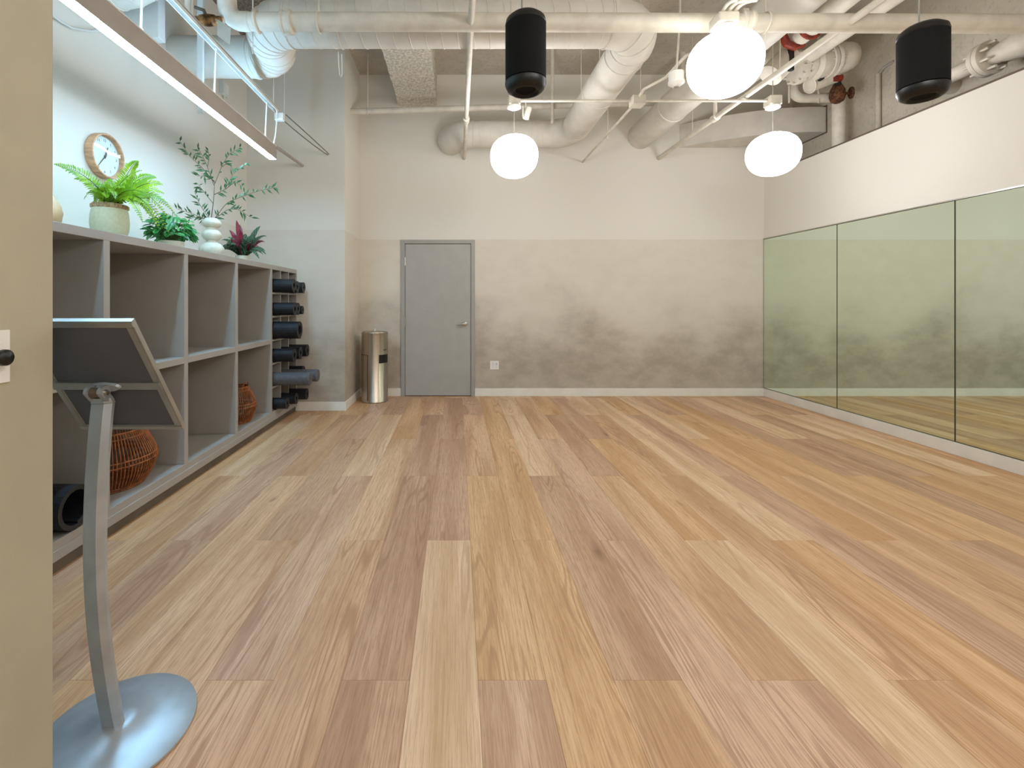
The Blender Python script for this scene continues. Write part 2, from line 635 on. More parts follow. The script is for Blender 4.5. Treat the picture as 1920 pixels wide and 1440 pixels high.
# rougher sprayed patch of the ceiling above the entry side
be = MB()
vs, fs = [], []
for j in range(81):
    for i in range(41):
        x, y = XL + (BXA - XL) * i / 40, 1.2 + 4.2 * j / 80
        d = noise.noise(Vector((x * 14, y * 14, 0))) * .02 + noise.noise(Vector((x * 40, y * 40, 3))) * .012
        vs.append((x, y, ZC - .03 + d))
for j in range(80):
    for i in range(40):
        a = j * 41 + i
        fs.append((a, a + 1, a + 42, a + 41))
be.add(vs, fs, True)
structure(be.build('ceiling_fireproofing', mat('sprayed_fireproofing', (128, 118, 108), .95, var=.2, scale=40., bump=.8, bscale=60.)))

BH, BT = .105, .014


def baseboard(name, lo, hi):
    return structure(MB().box(lo, hi, .003).build(name, 'base'))


baseboard('baseboard_back', (DX1, YB - BT, 0), (XR, YB, BH))
baseboard('baseboard_corner', (XC, YB - BT, 0), (DX0, YB, BH))
baseboard('baseboard_alcove', (-1.9, YC - BT, 0), (XC + BT, YC, BH))
baseboard('baseboard_return', (XC, YC - .001, 0), (XC + BT, YB - BT, BH))
baseboard('baseboard_right', (XR - BT, YR, 0), (XR, YB - BT, BH))

# ---------------------------------------------------------------- door
dr = bpy.data.objects.new('door_1', None)
dr.location = ((DX0 + DX1) / 2, YB, 0)
COL.objects.link(dr)
structure(dr)
fw = .052
fr = MB()
fr.box((DX0, YB - .022, 0), (DX0 + fw, YB + .12, DZ1), .003).box((DX1 - fw, YB - .022, 0), (DX1, YB + .12, DZ1), .003)
fr.box((DX0 + fw, YB - .022, DZ1 - fw), (DX1 - fw, YB + .12, DZ1), .003)
fr.build('door_frame', 'doorframe', dr)
lx0, lx1, lz1 = DX0 + fw + .004, DX1 - fw - .004, DZ1 - fw - .005
leaf = MB().box((lx0, YB - .006, .008), (lx1, YB + .038, lz1), .002).build('door_leaf', 'door', dr)
MB().box((DX0 + fw, YB + .05, 0), (DX1 - fw, YB + .06, DZ1 - fw)).build('door_stop', 'dark', dr)
for py in (490, 602.5, 712):
    z = CH - (py - CY) * YB / F
    h = MB().lathe([(.004, -.062), (.0085, -.058), (.0085, .058), (.004, .062)], (lx0 - .002, YB - .016, z), seg=12)
    h.box((lx0 - .001, YB - .012, z - .055), (lx0 + .012, YB - .005, z + .055))
    h.build('hinge', 'steel', dr)
hz = CH - (607 - CY) * YB / F
hd = MB().lathe([(.03, 0), (.031, -.006), (.026, -.012), (.013, -.014), (.012, -.05), (.0, -.052)], (lx1 - .075, YB - .006, hz), 'y', seg=20)
hd.tube(bez(Vector((lx1 - .075, YB - .052, hz)), Vector((lx1 - .13, YB - .06, hz + .002)), Vector((lx1 - .2, YB - .05, hz - .012)), 8),
        [.011, .011, .011, .0105, .01, .0095, .009, .008, .006], 10)
hd.build('door_handle', 'steel', dr)
MB().box((lx1 - .001, YB - .007, hz - .07), (lx1 + .003, YB + .02, hz + .07)).build('latch_plate', 'kick', dr)

# ---------------------------------------------------------------- mirrors on the right wall
MZ0, MZ1, MTH = .112, 2.112, .008
ys = [YB - .004, 5.045, 3.85, 2.645, 1.43]
mlab = ['green-tinted mirror pane against the back wall corner', 'green-tinted mirror pane second from the back wall',
        'green-tinted mirror pane third from the back wall, cut by the photo edge', 'green-tinted mirror pane fourth from the back wall, nearest the camera']
for i in range(4):
    ya, yb = ys[i + 1] + .0022, ys[i] - .0022
    t = thing('mirror', mlab[i], 'mirror', (XR - MTH, (ya + yb) / 2, MZ0), 'mirror panes along the wall')
    MB().box((XR - MTH, ya + .002, MZ0 + .002), (XR - .0005, yb - .002, MZ1 - .002)).build('mirror_glass', 'mirror', t)
    e = MB()
    e.box((XR - MTH - .0004, ya, MZ0), (XR - .0005, ya + .0035, MZ1)).box((XR - MTH - .0004, yb - .0035, MZ0), (XR - .0005, yb, MZ1))
    e.box((XR - MTH - .0004, ya, MZ1 - .004), (XR - .0005, yb, MZ1)).box((XR - MTH - .0004, ya, MZ0), (XR - .0005, yb, MZ0 + .003))
    e.build('mirror_edge', 'glassedge', t)
structure(MB().box((XR - .014, 1.43, MZ1 + .0005), (XR, YB - .004, MZ1 + .012)).build('trim_2', 'steel'))

# ---------------------------------------------------------------- cubby shelf
FX, BX = -1.87, XL + .004
SY0, SY1 = 1.16, YC - .002
shelf = thing('cubby_shelf', 'long grey cubby shelf with square bays and a yoga mat rack', 'shelf', (FX, SY0, 0))
MB().box((BX, SY0, 1.598), (FX, SY1, 1.645), .002).build('top_board', 'shelf', shelf)
bt = MB().box((BX, SY0, .062), (FX, SY1, .155), .002)
bt.box((FX - .001, SY0, .062), (FX + .006, SY1, .112), .002)
bt.build('bottom_board', 'shelf', shelf)
MB().box((BX, SY0, .002), (FX - .012, SY1, .062)).build('kick_board', 'kick', shelf)
MB().box((BX, SY0, .155), (BX + .012, SY1, 1.598)).build('back_panel', 'shelf', shelf)
DIV = [1.7675, 2.478, 3.205, 3.94, 4.676]
TH = .045
for y in DIV + [SY0 + TH / 2, SY1 - .0125]:
    th = TH if y < 5.3 else .025
    MB().box((BX + .012, y - th / 2, .155), (FX, y + th / 2, 1.598), .002).build('divider', 'shelf', shelf)
edges = [SY0 + TH] + [v for y in DIV for v in (y - TH / 2, y + TH / 2)]
for i in range(0, 10, 2):
    MB().box((BX + .012, edges[i], .846), (FX, edges[i + 1], .891), .002).build('middle_shelf', 'shelf', shelf)
RY0, RY1 = DIV[-1] + TH / 2, SY1 - .025
CW = (RY1 - RY0) / 3
for i in (1, 2):
    MB().box((BX + .012, RY0 + CW * i - .009, .155), (FX - .004, RY0 + CW * i + .009, 1.598)).build('rack_divider', 'shelf', shelf)
RP = (1.598 - .155) / 6
for j in range(1, 6):
    for i in range(3):
        a = RY0 + CW * i + (.009 if i else 0)
        b = RY0 + CW * (i + 1) - (.009 if i < 2 else 0)
        MB().box((BX + .012, a, .155 + RP * j - .008), (FX - .004, b, .155 + RP * j + .008)).build('rack_shelf', 'shelf', shelf)


# ---------------------------------------------------------------- rolled mats in the rack
def rolled_mat(R, L, turns, th, flap=True, seed=0):
    """spiral roll along local x, front end at x=0"""
    r0 = R - turns * th * 1.28
    r0 = max(r0, .014)
    n = int(turns * 22)
    mid = []
    for i in range(n + 1):
        a = -pi * .5 - .3 + seed + (i / n) * turns * 2 * pi
        r = r0 + (R - th / 2 - r0) * i / n
        mid.append((r * cos(a), r * sin(a), cos(a), sin(a)))
    if flap:
        y, z, cy, cz = mid[-1]
        for q in (.012, .026):
            mid.append((y - cz * q, z + cy * q + 0, cy, cz))
    vs, fs = [], []
    m = len(mid)
    for x in (0, -L):
        for (y, z, cy, cz) in mid:
            vs += [(x, y + cy * th / 2, z + cz * th / 2), (x, y - cy * th / 2, z - cz * th / 2)]
    for i in range(m - 1):
        a, b, c, d = 2 * i, 2 * i + 1, 2 * m + 2 * i, 2 * m + 2 * i + 1
        fs += [(a, a + 2, c + 2, c), (b, d, d + 2, b + 2), (a, b, b + 2, a + 2), (c, c + 2, d + 2, d)]
    e = 2 * m - 2
    fs += [(0, 2 * m, 2 * m + 1, 1), (e, e + 1, 2 * m + e + 1, 2 * m + e)]
    return MB().add(vs, fs, False)


def put_mat(name, R, col, row, xf, label, m='matblk', turns=4.0, th=.009, seed=0., L=None, grp='rolled mats in the rack cubbies'):
    y = RY0 + CW * (col + .5)
    z = .155 + RP * row + (.008 if row else 0) + R + .004
    L = L or (xf - BX - .03)
    mb = rolled_mat(R, L, turns, th, seed=seed)
    o = mb.build(name, m)
    o.location = (xf, y, z)
    for p in o.data.polygons:
        p.use_smooth = False
    o['label'], o['category'], o['group'] = label, 'yoga mat', grp
    return o


ROWN = ['bottom', 'fifth', 'fourth', 'third', 'second', 'top']
COLN = ['cubby beside the big bays', 'middle cubby', 'cubby beside the wall']
spec = [(5, 0, .072, -1.69), (5, 1, .066, -1.735), (5, 2, .064, -1.742),
        (4, 0, .07, -1.68), (4, 1, .068, -1.725), (4, 2, .05, -1.755),
        (3, 0, .092, -1.63),
        (2, 0, .072, -1.685), (2, 1, .07, -1.70), (2, 2, .072, -1.70),
        (1, 2, .07, -1.745),
        (0, 0, .062, -1.76), (0, 1, .064, -1.745), (0, 2, .066, -1.706)]
for i, (row, c, R, xf) in enumerate(spec):
    put_mat('yoga_mat', R, c, row, xf, 'black rolled yoga mat in the %s rack row, %s' % (ROWN[row], COLN[c]), seed=.3 + (i * .37) % .7)
for c, xf, R in ((0, -1.52, .068), (1, -1.51, .066)):
    y = RY0 + CW * (c + .5)
    z = .155 + RP + .008 + R + .001
    L = xf - BX - .03
    t = thing('foam_roller', ['grey foam roller sticking out beside the big bays, longest in the rack',
                              'grey foam roller behind the nearer grey roller in the mat rack'][c], 'foam roller', (xf, y, z), 'grey rollers in the mat rack')
    MB().lathe([(.012, 0), (R - .006, 0), (R, -.006), (R, -L + .006), (R - .006, -L), (.0, -L)], (xf, y, z), 'x', 30).build('roll', 'matgrey', t)
    MB().lathe([(.0, -.004), (.0125, -.004), (.0125, .0006), (.010, .0006), (.0, -.002)], (xf, y, z), 'x', 14).build('end_plug', 'matblk', t)

# thick black roll in the lowest near bay
R = .112
mb = rolled_mat(R, .5, 2.2, .011, True, .4)
o = mb.build('exercise_mat', 'matblk')
o.location = (FX + .008, 2.27, .155 + R + .002)
o['label'], o['category'] = 'thick black mat rolled loosely in the bottom bay behind the sign stand', 'exercise mat'


# ---------------------------------------------------------------- wicker baskets
def basket(label, loc, rb, rm, rt, hm, h, n, handle):
    t = thing('wicker_basket', label, 'basket', loc, 'wicker baskets in the shelf bays')
    L = Vector(loc)

    def rad(z):
        if z < hm:
            u = z / hm
            return rb + (rm - rb) * (sin(u * pi / 2) ** .9)
        u = (z - hm) / (h - hm)
        return rm + (rt - rm) * (u ** 1.25)
    c = MB()
    for k in range(n):
        a = 2 * pi * k / n
        pts = [L + Vector((rad(z) * cos(a), rad(z) * sin(a), z)) for z in [.004 + (h - .006) * i / 10 for i in range(11)]]
        c.tube(pts, .004, 5, caps=False)
    o = c.build('cane', 'wicker', t)
    o['kind'] = 'stuff'
    for z, r in ((.006, .006), (.02, .004), (hm - .014, .0045), (hm + .014, .0045), (h - .03, .004), (h, .0065)):
        rr = rad(z)
        ring = [L + Vector((rr * cos(2 * pi * i / 48), rr * sin(2 * pi * i / 48), z)) for i in range(49)]
        MB().tube(ring, r, 6, caps=False).build('hoop', 'wicker', t)
    MB().lathe([(.0, .003), (rb - .004, .003), (rb - .004, .012), (.0, .012)], L, seg=36).build('basket_base', 'wickerin', t)
    if handle:
        for s in (-1, 1):
            pts = []
            for i in range(13):
                a = pi * i / 12
                yy = cos(a) * .055
                pts.append(L + Vector((s * (math.sqrt(max(rt * rt - yy * yy, 0)) - .004), yy, h + sin(a) * .05)))
            MB().tube(pts, .005, 6).build('handle', 'wicker', t)
    return t


basket('wide wicker basket in the bottom bay behind the sign stand', (-2.135, 2.83, .1565), .19, .262, .185, .17, .335, 84, False)
basket('tall narrow wicker basket with loop handles in the bottom bay beside the mat rack', (-2.075, 4.31, .1565), .14, .195, .125, .165, .325, 62, True)

# ---------------------------------------------------------------- wall clock
ck = P(190, 293, 2.455 * F / 667)
ck.x = XL
CR = .152
clock = thing('wall_clock', 'round wall clock with a pale wooden rim on the wall above the fern', 'clock', ck)
MB().lathe([(CR - .004, 0), (CR, .004), (CR, .05), (CR - .003, .055), (CR - .012, .055), (CR - .015, .05), (CR - .015, .02), (.0, .02)], ck, 'x', 56).build('clock_rim', 'clockwood', clock)
MB().lathe([(.0, .0205), (CR - .0155, .0205), (CR - .0155, .023), (.0, .023)], ck, 'x', 48).build('clock_face', 'face', clock)
MB().lathe([(.0, .046), (CR - .0152, .044)], ck, 'x', 48, close=False).build('clock_glass', 'clockglass', clock)


def on_face(a, r, x):      # clock angle a clockwise from 12 seen from the room (+x looking to -x: right is +y)
    return ck + Vector((x, sin(a) * r, cos(a) * r))


for nme, a, ln, wd in (('hour_hand', radians(19), .07, .006), ('minute_hand', radians(218), .105, .004)):
    p0, p1 = on_face(a + pi, .018, .028), on_face(a, ln, .028)
    sd = Vector((0, cos(a), -sin(a)))
    hm = MB()
    vs = []
    for x in (0, .0015):
        for p, q in ((p0, wd), (p1, wd * .5)):
            vs += [p + sd * q + Vector((x, 0, 0)), p - sd * q + Vector((x, 0, 0))]
    hm.add(vs, [(0, 1, 3, 2), (4, 6, 7, 5), (0, 2, 6, 4), (1, 5, 7, 3), (0, 4, 5, 1), (2, 3, 7, 6)])
    hm.build(nme, 'kick', clock)
MB().lathe([(.007, .023), (.007, .031), (.0, .032)], ck, 'x', 14).build('hand_hub', 'kick', clock)


def text_mesh(txt, size, name, m, parent, world_loc, rot):
    cu = bpy.data.curves.new(name, 'FONT')
    cu.body = txt
    cu.size = size
    cu.align_x = 'CENTER'
    cu.align_y = 'CENTER'
    cu.extrude = .0004
    tmp = bpy.data.objects.new(name, cu)
    COL.objects.link(tmp)
    dg = bpy.context.evaluated_depsgraph_get()
    me = bpy.data.meshes.new_from_object(tmp.evaluated_get(dg))
    bpy.data.objects.remove(tmp)
    o = bpy.data.objects.new(name, me)
    me.materials.clear()
    me.materials.append(M[m])
    link(o, parent)
    o.location = Vector(world_loc) - parent.location
    o.rotation_euler = rot
    return o


for hnum in range(1, 13):
    text_mesh(str(hnum), .026, 'numeral', 'kick', clock, on_face(radians(30 * hnum), .108, .0236), (pi / 2, 0, pi / 2))

# ---------------------------------------------------------------- plants and vases on the shelf
ST = 1.645
# tan vase, half hidden by the entry wall
vb = Vector((-2.17, 2.395, ST))
tv = thing('bulb_vase', 'tan bulb-shaped vase standing nearest the entry wall on the shelf', 'vase', vb)
MB().lathe([(.05, 0), (.075, .01), (.1, .05), (.106, .09), (.098, .13), (.075, .17), (.05, .2), (.036, .225), (.034, .25), (.038, .262), (.032, .262), (.028, .24), (.0, .23)],
           vb, seg=36).build('vase_body', 'tanv', tv)

# fern
fb = Vector((-2.095, 2.80, ST))
fern = thing('potted_fern', 'bright green fern in a cream pot with an unglazed rim', 'plant', fb)
MB().lathe([(.06, 0), (.078, .008), (.095, .05), (.1, .1), (.097, .15), (.09, .182)], fb, seg=40, close=True).build('pot', 'cream', fern)
rim = MB().lathe([(.09, .182), (.092, .186), (.093, .207), (.09, .21), (.085, .207), (.083, .185), (.0, .183)], fb, seg=40)
for k in range(40):
    a = 2 * pi * k / 40
    rim.tube([fb + Vector((.0935 * cos(a), .0935 * sin(a), .188)), fb + Vector((.0935 * cos(a), .0935 * sin(a), .205))], .0035, 5)
rim.build('pot_rim', 'tanrim', fern)
MB().lathe([(.0, .186), (.084, .186), (.084, .192), (.05, .2), (.0, .204)], fb, seg=24).build('soil', 'soil', fern)


def frond(base, tip, lift, width, name='frond', lean=None, seed=0):
    rn = random.Random(seed)
    ctrl = (base + tip) / 2 + Vector((0, 0, lift))
    n = 30
    pts = bez(base, ctrl, tip, n)
    mb = MB()
    mb.tube(pts, [.003 * (1 - .7 * i / n) for i in range(n + 1)], 5, caps=False)
    nst = len(mb.f)
    nref = Vector((.5 + rn.uniform(-.5, .5), -.75 + rn.uniform(-.3, .3), .45 + rn.uniform(-.3, .4))).normalized()
    for i in range(3, n + 1):
        t = i / n
        tan = (pts[min(i + 1, n)] - pts[i - 1]).normalized()
        side = tan.cross(nref)
        if side.length < .1:
            side = tan.cross(Vector((0, 0, 1)))
        side.normalize()
        up = side.cross(tan).normalized()
        wd = width * 1.25 * min(1, (t - .04) * 4.5) * (1 - max(0, t - .45) / .58) ** .8
        if wd < .003:
            continue
        for s in (-1, 1):
            ln = wd * rn.uniform(.85, 1.1)
            d = (side * s * .92 + tan * .38 + up * rn.uniform(-.18, .25)).normalized()
            q = d.cross(up).normalized() * (.0041 + .001 * rn.random())
            a = pts[i]
            dr_ = up * (-.12 * ln)
            mb.add([a, a + d * ln * .35 + q, a + d * ln * .75 + q * .8 + dr_ * .5, a + d * ln + dr_, a + d * ln * .75 - q * .8 + dr_ * .5, a + d * ln * .35 - q],
                   [(0, 1, 5), (1, 2, 4, 5), (2, 3, 4)], False)
    o_ = mb.build(name, 'fern', fern)
    o_.data.materials.append(M['fernstem'])
    o_.data.polygons.foreach_set('material_index', [1 if i < nst else 0 for i in range(len(o_.data.polygons))])
    return o_


top = fb + Vector((0, 0, .2))
tips = [((103, 308), 2.60, .11, .045), ((168, 414), 2.74, .24, .04), ((259, 303), 2.86, .12, .043), ((292, 333), 2.92, .14, .045),
        ((304, 346), 2.80, .12, .045), ((326, 398), 2.92, .2, .042), ((267, 416), 2.70, .2, .038), ((292, 420), 2.82, .26, .04),
        ((243, 330), 2.80, .06, .04), ((205, 335), 2.92, .06, .04), ((186, 346), 2.70, .1, .04), ((232, 352), 2.68, .1, .04),
        ((310, 378), 2.84, .16, .043), ((225, 345), 2.76, .05, .042), ((265, 320), 2.74, .1, .042), ((285, 395), 2.76, .18, .042), ((306, 362), 2.94, .14, .043), ((200, 370), 2.68, .1, .04), ((178, 380), 2.78, .18, .04), ((300, 428), 2.9, .26, .042), ((318, 440), 2.98, .3, .042), ((158, 372), 2.86, .14, .04), ((276, 366), 2.74, .12, .04), ((216, 372), 2.62, .14, .036),
        ((250, 385), 2.98, .2, .04), ((140, 335), 2.72, .1, .04), ((280, 345), 2.98, .12, .04), ((316, 412), 2.98, .25, .04)]
for i, ((px, py), d, lift, wd) in enumerate(tips):
    a = 2 * pi * i / len(tips)
    tip = P(px, py, d)
    tip.x = max(tip.x, XL + .03)
    frond(top + Vector((.03 * cos(a), .03 * sin(a), -.005)), tip, lift, wd, seed=i)

# leafy plant
lb = Vector((-2.1, 3.41, ST))
leafy = thing('leafy_plant', 'bushy mid-green plant with broad oval leaves in a low white pot', 'plant', lb)
MB().lathe([(.055, 0), (.075, .006), (.085, .05), (.083, .068), (.078, .068), (.076, .055), (.0, .054)], lb, seg=30).build('pot', 'ivory', leafy)
lm = MB()
leafpts = [(0, 0, 0), (.014, .010, .0015), (.0205, .026, .003), (.0155, .042, .002), (0, .058, -.003), (-.0155, .042, .002), (-.0205, .026, .003), (-.014, .010, .0015), (0, .022, -.001), (0, .042, -.002)]
lm.add(leafpts, [(0, 1, 8), (1, 2, 8), (2, 9, 8), (2, 3, 9), (3, 4, 9), (4, 5, 9), (5, 6, 9), (6, 8, 9), (6, 7, 8), (7, 0, 8)], True)
leaf_mesh = None
stems = MB()
rn = random.Random(21)
for i in range(150):
    a = rn.uniform(0, 2 * pi)
    rr = .145 * math.sqrt(rn.random())
    zt = .11 + .2 * (1 - (rr / .2) ** 2) * rn.uniform(.25, 1.0) - .04 * (rr / .15) ** 2
    pos = lb + Vector((rr * cos(a) * .85, rr * sin(a) * 1.15, max(zt, .065)))
    pos.x = min(max(pos.x, XL + .06), FX + .06)
    stems.tube(bez(lb + Vector((.02 * cos(a), .02 * sin(a), .055)), lb + Vector((rr * .4 * cos(a), rr * .4 * sin(a), zt * .8 + .05)), pos, 4), .0016, 4, caps=False)
    if leaf_mesh is None:
        o = lm.build('leaf', 'leafy', leafy)
        leaf_mesh = o.data
        # the builder moved vertices into the parent's frame; bring them back to the leaf's own base
        leaf_mesh.transform(Matrix.Translation(lb))
    else:
        o = bpy.data.objects.new('leaf', leaf_mesh)
        link(o, leafy)
    o.location = pos - lb
    o.rotation_euler = (rn.uniform(-1.25, .1), rn.uniform(-.6, .6), a - pi / 2 + rn.uniform(-.8, .8))
    sc = rn.uniform(.95, 1.5)
    o.scale = (sc, sc, sc)
stems.build('stem', 'fernstem', leafy)

# bubble vase and the leafy branch standing in it
bv = Vector((-2.105, 3.98, ST))
bub = thing('bubble_vase', 'ivory vase shaped as three stacked bubbles beside the burgundy plant', 'vase', bv)
prof = [(.06, 0)]
for (z0, z1, rr) in ((.0, .142, .1), (.142, .252, .079), (.252, .345, .078)):
    for i in range(1, 12):
        a = pi * i / 12
        z = z0 + (z1 - z0) * (1 - cos(a)) / 2
        r_ = max(rr * sin(a), .04)
        if z1 > .3 and a > pi * .78:
            continue
        prof.append((r_, z))
prof += [(.05, .34), (.044, .341), (.038, .33), (.0, .3)]
MB().lathe(prof, bv, seg=40).build('vase_body', 'ivory', bub)

br = thing('leafy_branch', 'tall thin branch with narrow green leaves rising from the bubble vase', 'branch', bv + Vector((0, 0, .305)))
bps = [[(1280, 715), (1282, 580), (1290, 450)], [(1290, 450), (1200, 340), (1100, 250), (1030, 140)], [(1285, 470), (1235, 330), (1190, 230), (1163, 195)],
       [(1235, 330), (1248, 275), (1245, 215)], [(1290, 460), (1350, 310), (1400, 235), (1480, 188)], [(1285, 540), (1370, 500), (1430, 380), (1530, 312)],
       [(1285, 670), (1380, 600), (1500, 552), (1640, 505), (1752, 486)], [(1282, 695), (1390, 648), (1470, 650), (1562, 712)],
       [(1282, 610), (1210, 520), (1165, 460)], [(1280, 705), (1180, 620), (1140, 520)], [(1278, 712), (1130, 685), (1008, 648)],
       [(1278, 715), (1180, 700), (1100, 722)], [(1370, 500), (1440, 445), (1505, 480)], [(1350, 330), (1380, 300), (1440, 350)], [(1290, 440), (1240, 400), (1160, 400)]]
twm, lfm = MB(), MB()
rn = random.Random(3)
for bi, path in enumerate(bps):
    dd = 3.98 + (rn.uniform(-.16, .16) if bi else 0)
    pts = []
    for i, (zx, zy) in enumerate(path):
        f_ = i / (len(path) - 1)
        d0 = 3.98 if bi else 3.98
        pts.append(P(80 + zx / 4, 230 + zy / 4, d0 + (dd - d0) * f_))
    if bi in (0, 9, 10, 11, 7, 6):
        pts[0] = Vector((bv.x + rn.uniform(-.015, .015), bv.y + rn.uniform(-.015, .015), min(pts[0].z, ST + .34) - .03))
    dense = []
    for i in range(len(pts) - 1):
        for q in range(6):
            dense.append(pts[i].lerp(pts[i + 1], q / 6))
    dense.append(pts[-1])
    for _ in range(2):
        dense = [dense[0]] + [(dense[i - 1] + dense[i] * 2 + dense[i + 1]) / 4 for i in range(1, len(dense) - 1)] + [dense[-1]]
    n = len(dense)
    r0 = .0045 if bi == 0 else .0028
    twm.tube(dense, [max(r0 * (1 - .65 * i / n), .001) for i in range(n)], 6)
    if bi == 0:
        continue
    total = sum((dense[i + 1] - dense[i]).length for i in range(n - 1))
    cnt = int(total / .0185)
    for q in range(2, cnt + 1):
        f_ = q / cnt * (n - 1)
        i = min(int(f_), n - 2)
        p = dense[i].lerp(dense[i + 1], f_ - i)
        tan = (dense[i + 1] - dense[i]).normalized()
        if rn.random() < .18:
            continue
        s = 1 if rn.random() < .5 else -1
        side = Vector((tan.z, 0, -tan.x)).normalized() * s + Vector((0, rn.uniform(-.9, .9), 0))
        d = (tan * rn.uniform(.4, 1.) + side * rn.uniform(.5, 1.)).normalized()
        ln = rn.uniform(.036, .082)
        nn = d.cross(Vector((rn.uniform(-.5, .5), -1, rn.uniform(-.5, .5)))).normalized() * .0088
        dp = Vector((0, 0, -.006))
        lfm.add([p, p + d * ln * .4 + nn, p + d * ln + dp, p + d * ln * .4 - nn], [(0, 1, 2, 3)], False)
for mb_ in (twm, lfm):
    mb_.v = [(max(v[0], XL + .012), v[1], v[2]) for v in mb_.v]
tw = twm.build('twig', 'twig', br)
lf = lfm.build('leaves', 'branch', br)
lf['kind'] = 'stuff'

# burgundy plant
pb = Vector((-2.1, 4.55, ST))
burg = thing('burgundy_plant', 'plant with burgundy and dark green strap leaves in a small white pot', 'plant', pb)
MB().lathe([(.05, 0), (.062, .005), (.068, .06), (.066, .075), (.06, .075), (.058, .06), (.0, .058)], pb, seg=28).build('pot', 'ivory', burg)
rn = random.Random(8)
lst = []
for i in range(34):
    a = i * 2.399
    rr = .12 + .13 * ((i * 7) % 10) / 10
    lst.append((a, rr, .15 + rn.random() * .17 - rr * .55, i % 3 == 2))
for (px, py, d, red) in ((443, 413, 4.5, True), (449, 421, 4.6, True), (489, 424, 4.6, False), (500, 443, 4.55, False), (499, 478, 4.4, False), (486, 486, 4.35, False), (430, 432, 4.55, True)):
    v = P(px, py, d) - (pb + Vector((0, 0, .07)))
    lst.append((math.atan2(v.y, v.x), math.hypot(v.x, v.y), v.z, red))
for (a, rr, z, red) in lst:
    base = pb + Vector((.015 * cos(a), .015 * sin(a), .062))
    tip = pb + Vector((rr * cos(a), rr * sin(a), .07 + z))
    tip.x = max(tip.x, XL + .02)
    pts = bez(base, (base + tip) / 2 + Vector((0, 0, .06 + .25 * rr)), tip, 8)
    vs, fs = [], []
    for i, p in enumerate(pts):
        t = i / 8
        tan = (pts[min(i + 1, 8)] - pts[max(i - 1, 0)]).normalized()
        side = tan.cross(Vector((.4, -.6, .7)))
        side = side.normalized() if side.length > .05 else Vector((1, 0, 0))
        wd = .025 * (sin(pi * min(.12 + t * .88, 1)) ** .7 + .02)
        nn = side.cross(tan)
        vs += [p - side * wd + nn * .004, p, p + side * wd + nn * .004]
    for i in range(8):
        b = 3 * i
        fs += [(b, b + 1, b + 4, b + 3), (b + 1, b + 2, b + 5, b + 4)]
    MB().add(vs, fs, True).build('leaf', 'burg' if red else 'dkleaf', burg)

# ---------------------------------------------------------------- sign stand
bx, by = -1.005, 1.37
stand = thing('sign_stand', 'silver floor sign stand seen from behind, beside the entry wall', 'sign stand', (bx, by, 0))
MB().lathe([(.205, .001), (.208, .004), (.207, .009), (.19, .014), (.12, .024), (.062, .032), (.055, .037), (.03, .04), (.0, .041)], (bx, by, 0), seg=64).build('base', 'silver', stand)
pp = []
for i in range(25):
    t = i / 24
    pp.append(Vector((bx, by - .01 - .042 * t - .048 * sin(pi * t) ** .9, .03 + .953 * t)))
psec = [(-.029, -.006), (-.021, -.017), (.014, -.017), (.029, -.004), (.029, .006), (.021, .016), (-.021, .016), (-.029, .006)]
post = MB()
vs, fs = [], []
for p in pp:
    for (a, b) in psec:
        vs.append(p + Vector((a, b, 0)))
k8 = len(psec)
for i in range(24):
    for j in range(k8):
        fs.append((i * k8 + j, i * k8 + (j + 1) % k8, (i + 1) * k8 + (j + 1) % k8, (i + 1) * k8 + j))
fs += [tuple(range(k8))[::-1], tuple(range(24 * k8, 25 * k8))]
post.add(vs, fs, False)
post.build('post', 'silver', stand)
# panel frame: U along x, V down the slope, N out of the back (towards the camera and the floor)
pc = Vector((-.995, 0, 0))
PT, PB = Vector((-.995, 1.195, 1.2195)), Vector((-.995, 1.425, .878))
V = (PB - PT).normalized()
U = Vector((1, 0, 0))
Nn = U.cross(V).normalized()
if Nn.y > 0:
    Nn = -Nn
HWD, LEN = .156, (PB - PT).length


def slab(mb, u0, u1, v0, v1, n0, n1):
    vs = [PT + U * u + V * v + Nn * n for n in (n0, n1) for v in (v0, v1) for u in (u0, u1)]
    mb.add(vs, [(0, 2, 3, 1), (4, 5, 7, 6), (0, 1, 5, 4), (2, 6, 7, 3), (0, 4, 6, 2), (1, 3, 7, 5)])
    return mb


slab(MB(), -HWD + .006, HWD - .006, .006, LEN - .006, -.012, -.002).build('back_panel', 'signback', stand)
slab(MB(), -HWD + .01, HWD - .01, .01, LEN - .01, -.0155, -.0125).build('poster_sheet', 'white', stand)
fw2 = .021
for (u0, u1, v0, v1) in ((-HWD, HWD, 0, fw2), (-HWD, HWD, LEN - fw2, LEN), (-HWD, -HWD + fw2, fw2, LEN - fw2), (HWD - fw2, HWD, fw2, LEN - fw2)):
    rail = slab(MB(), u0, u1, v0, v1, -.014, .0)
    iu = .004
    slab(rail, u0 + (iu if u1 - u0 < .1 else 0), u1 - (iu if u1 - u0 < .1 else 0), v0 + (iu if u1 - u0 > .1 else 0), v1 - (iu if u1 - u0 > .1 else 0), .0, .0025)
    rail.build('frame_rail', 'alu', stand)
vb_ = .545 * LEN
slab(MB(), -HWD + .002, HWD - .002, vb_ - .013, vb_ + .013, -.003, .006).build('cross_bar', 'alu', stand)
bk = MB()
pm_ = PT + V * vb_
plate = []
for k in range(20):
    a = 2 * pi * k / 20
    plate.append((cos(a) * .044 * (1 if abs(cos(a)) < .99 else 1), sin(a) * .016))
vs = [pm_ + U * a + V * b + Nn * .006 for a, b in plate] + [pm_ + U * a * .92 + V * b * .85 + Nn * .013 for a, b in plate]
bk.add(vs, [tuple(range(20)), tuple(range(20, 40))] + [(i, (i + 1) % 20, 20 + (i + 1) % 20, 20 + i) for i in range(20)])
ptop = pp[-1]
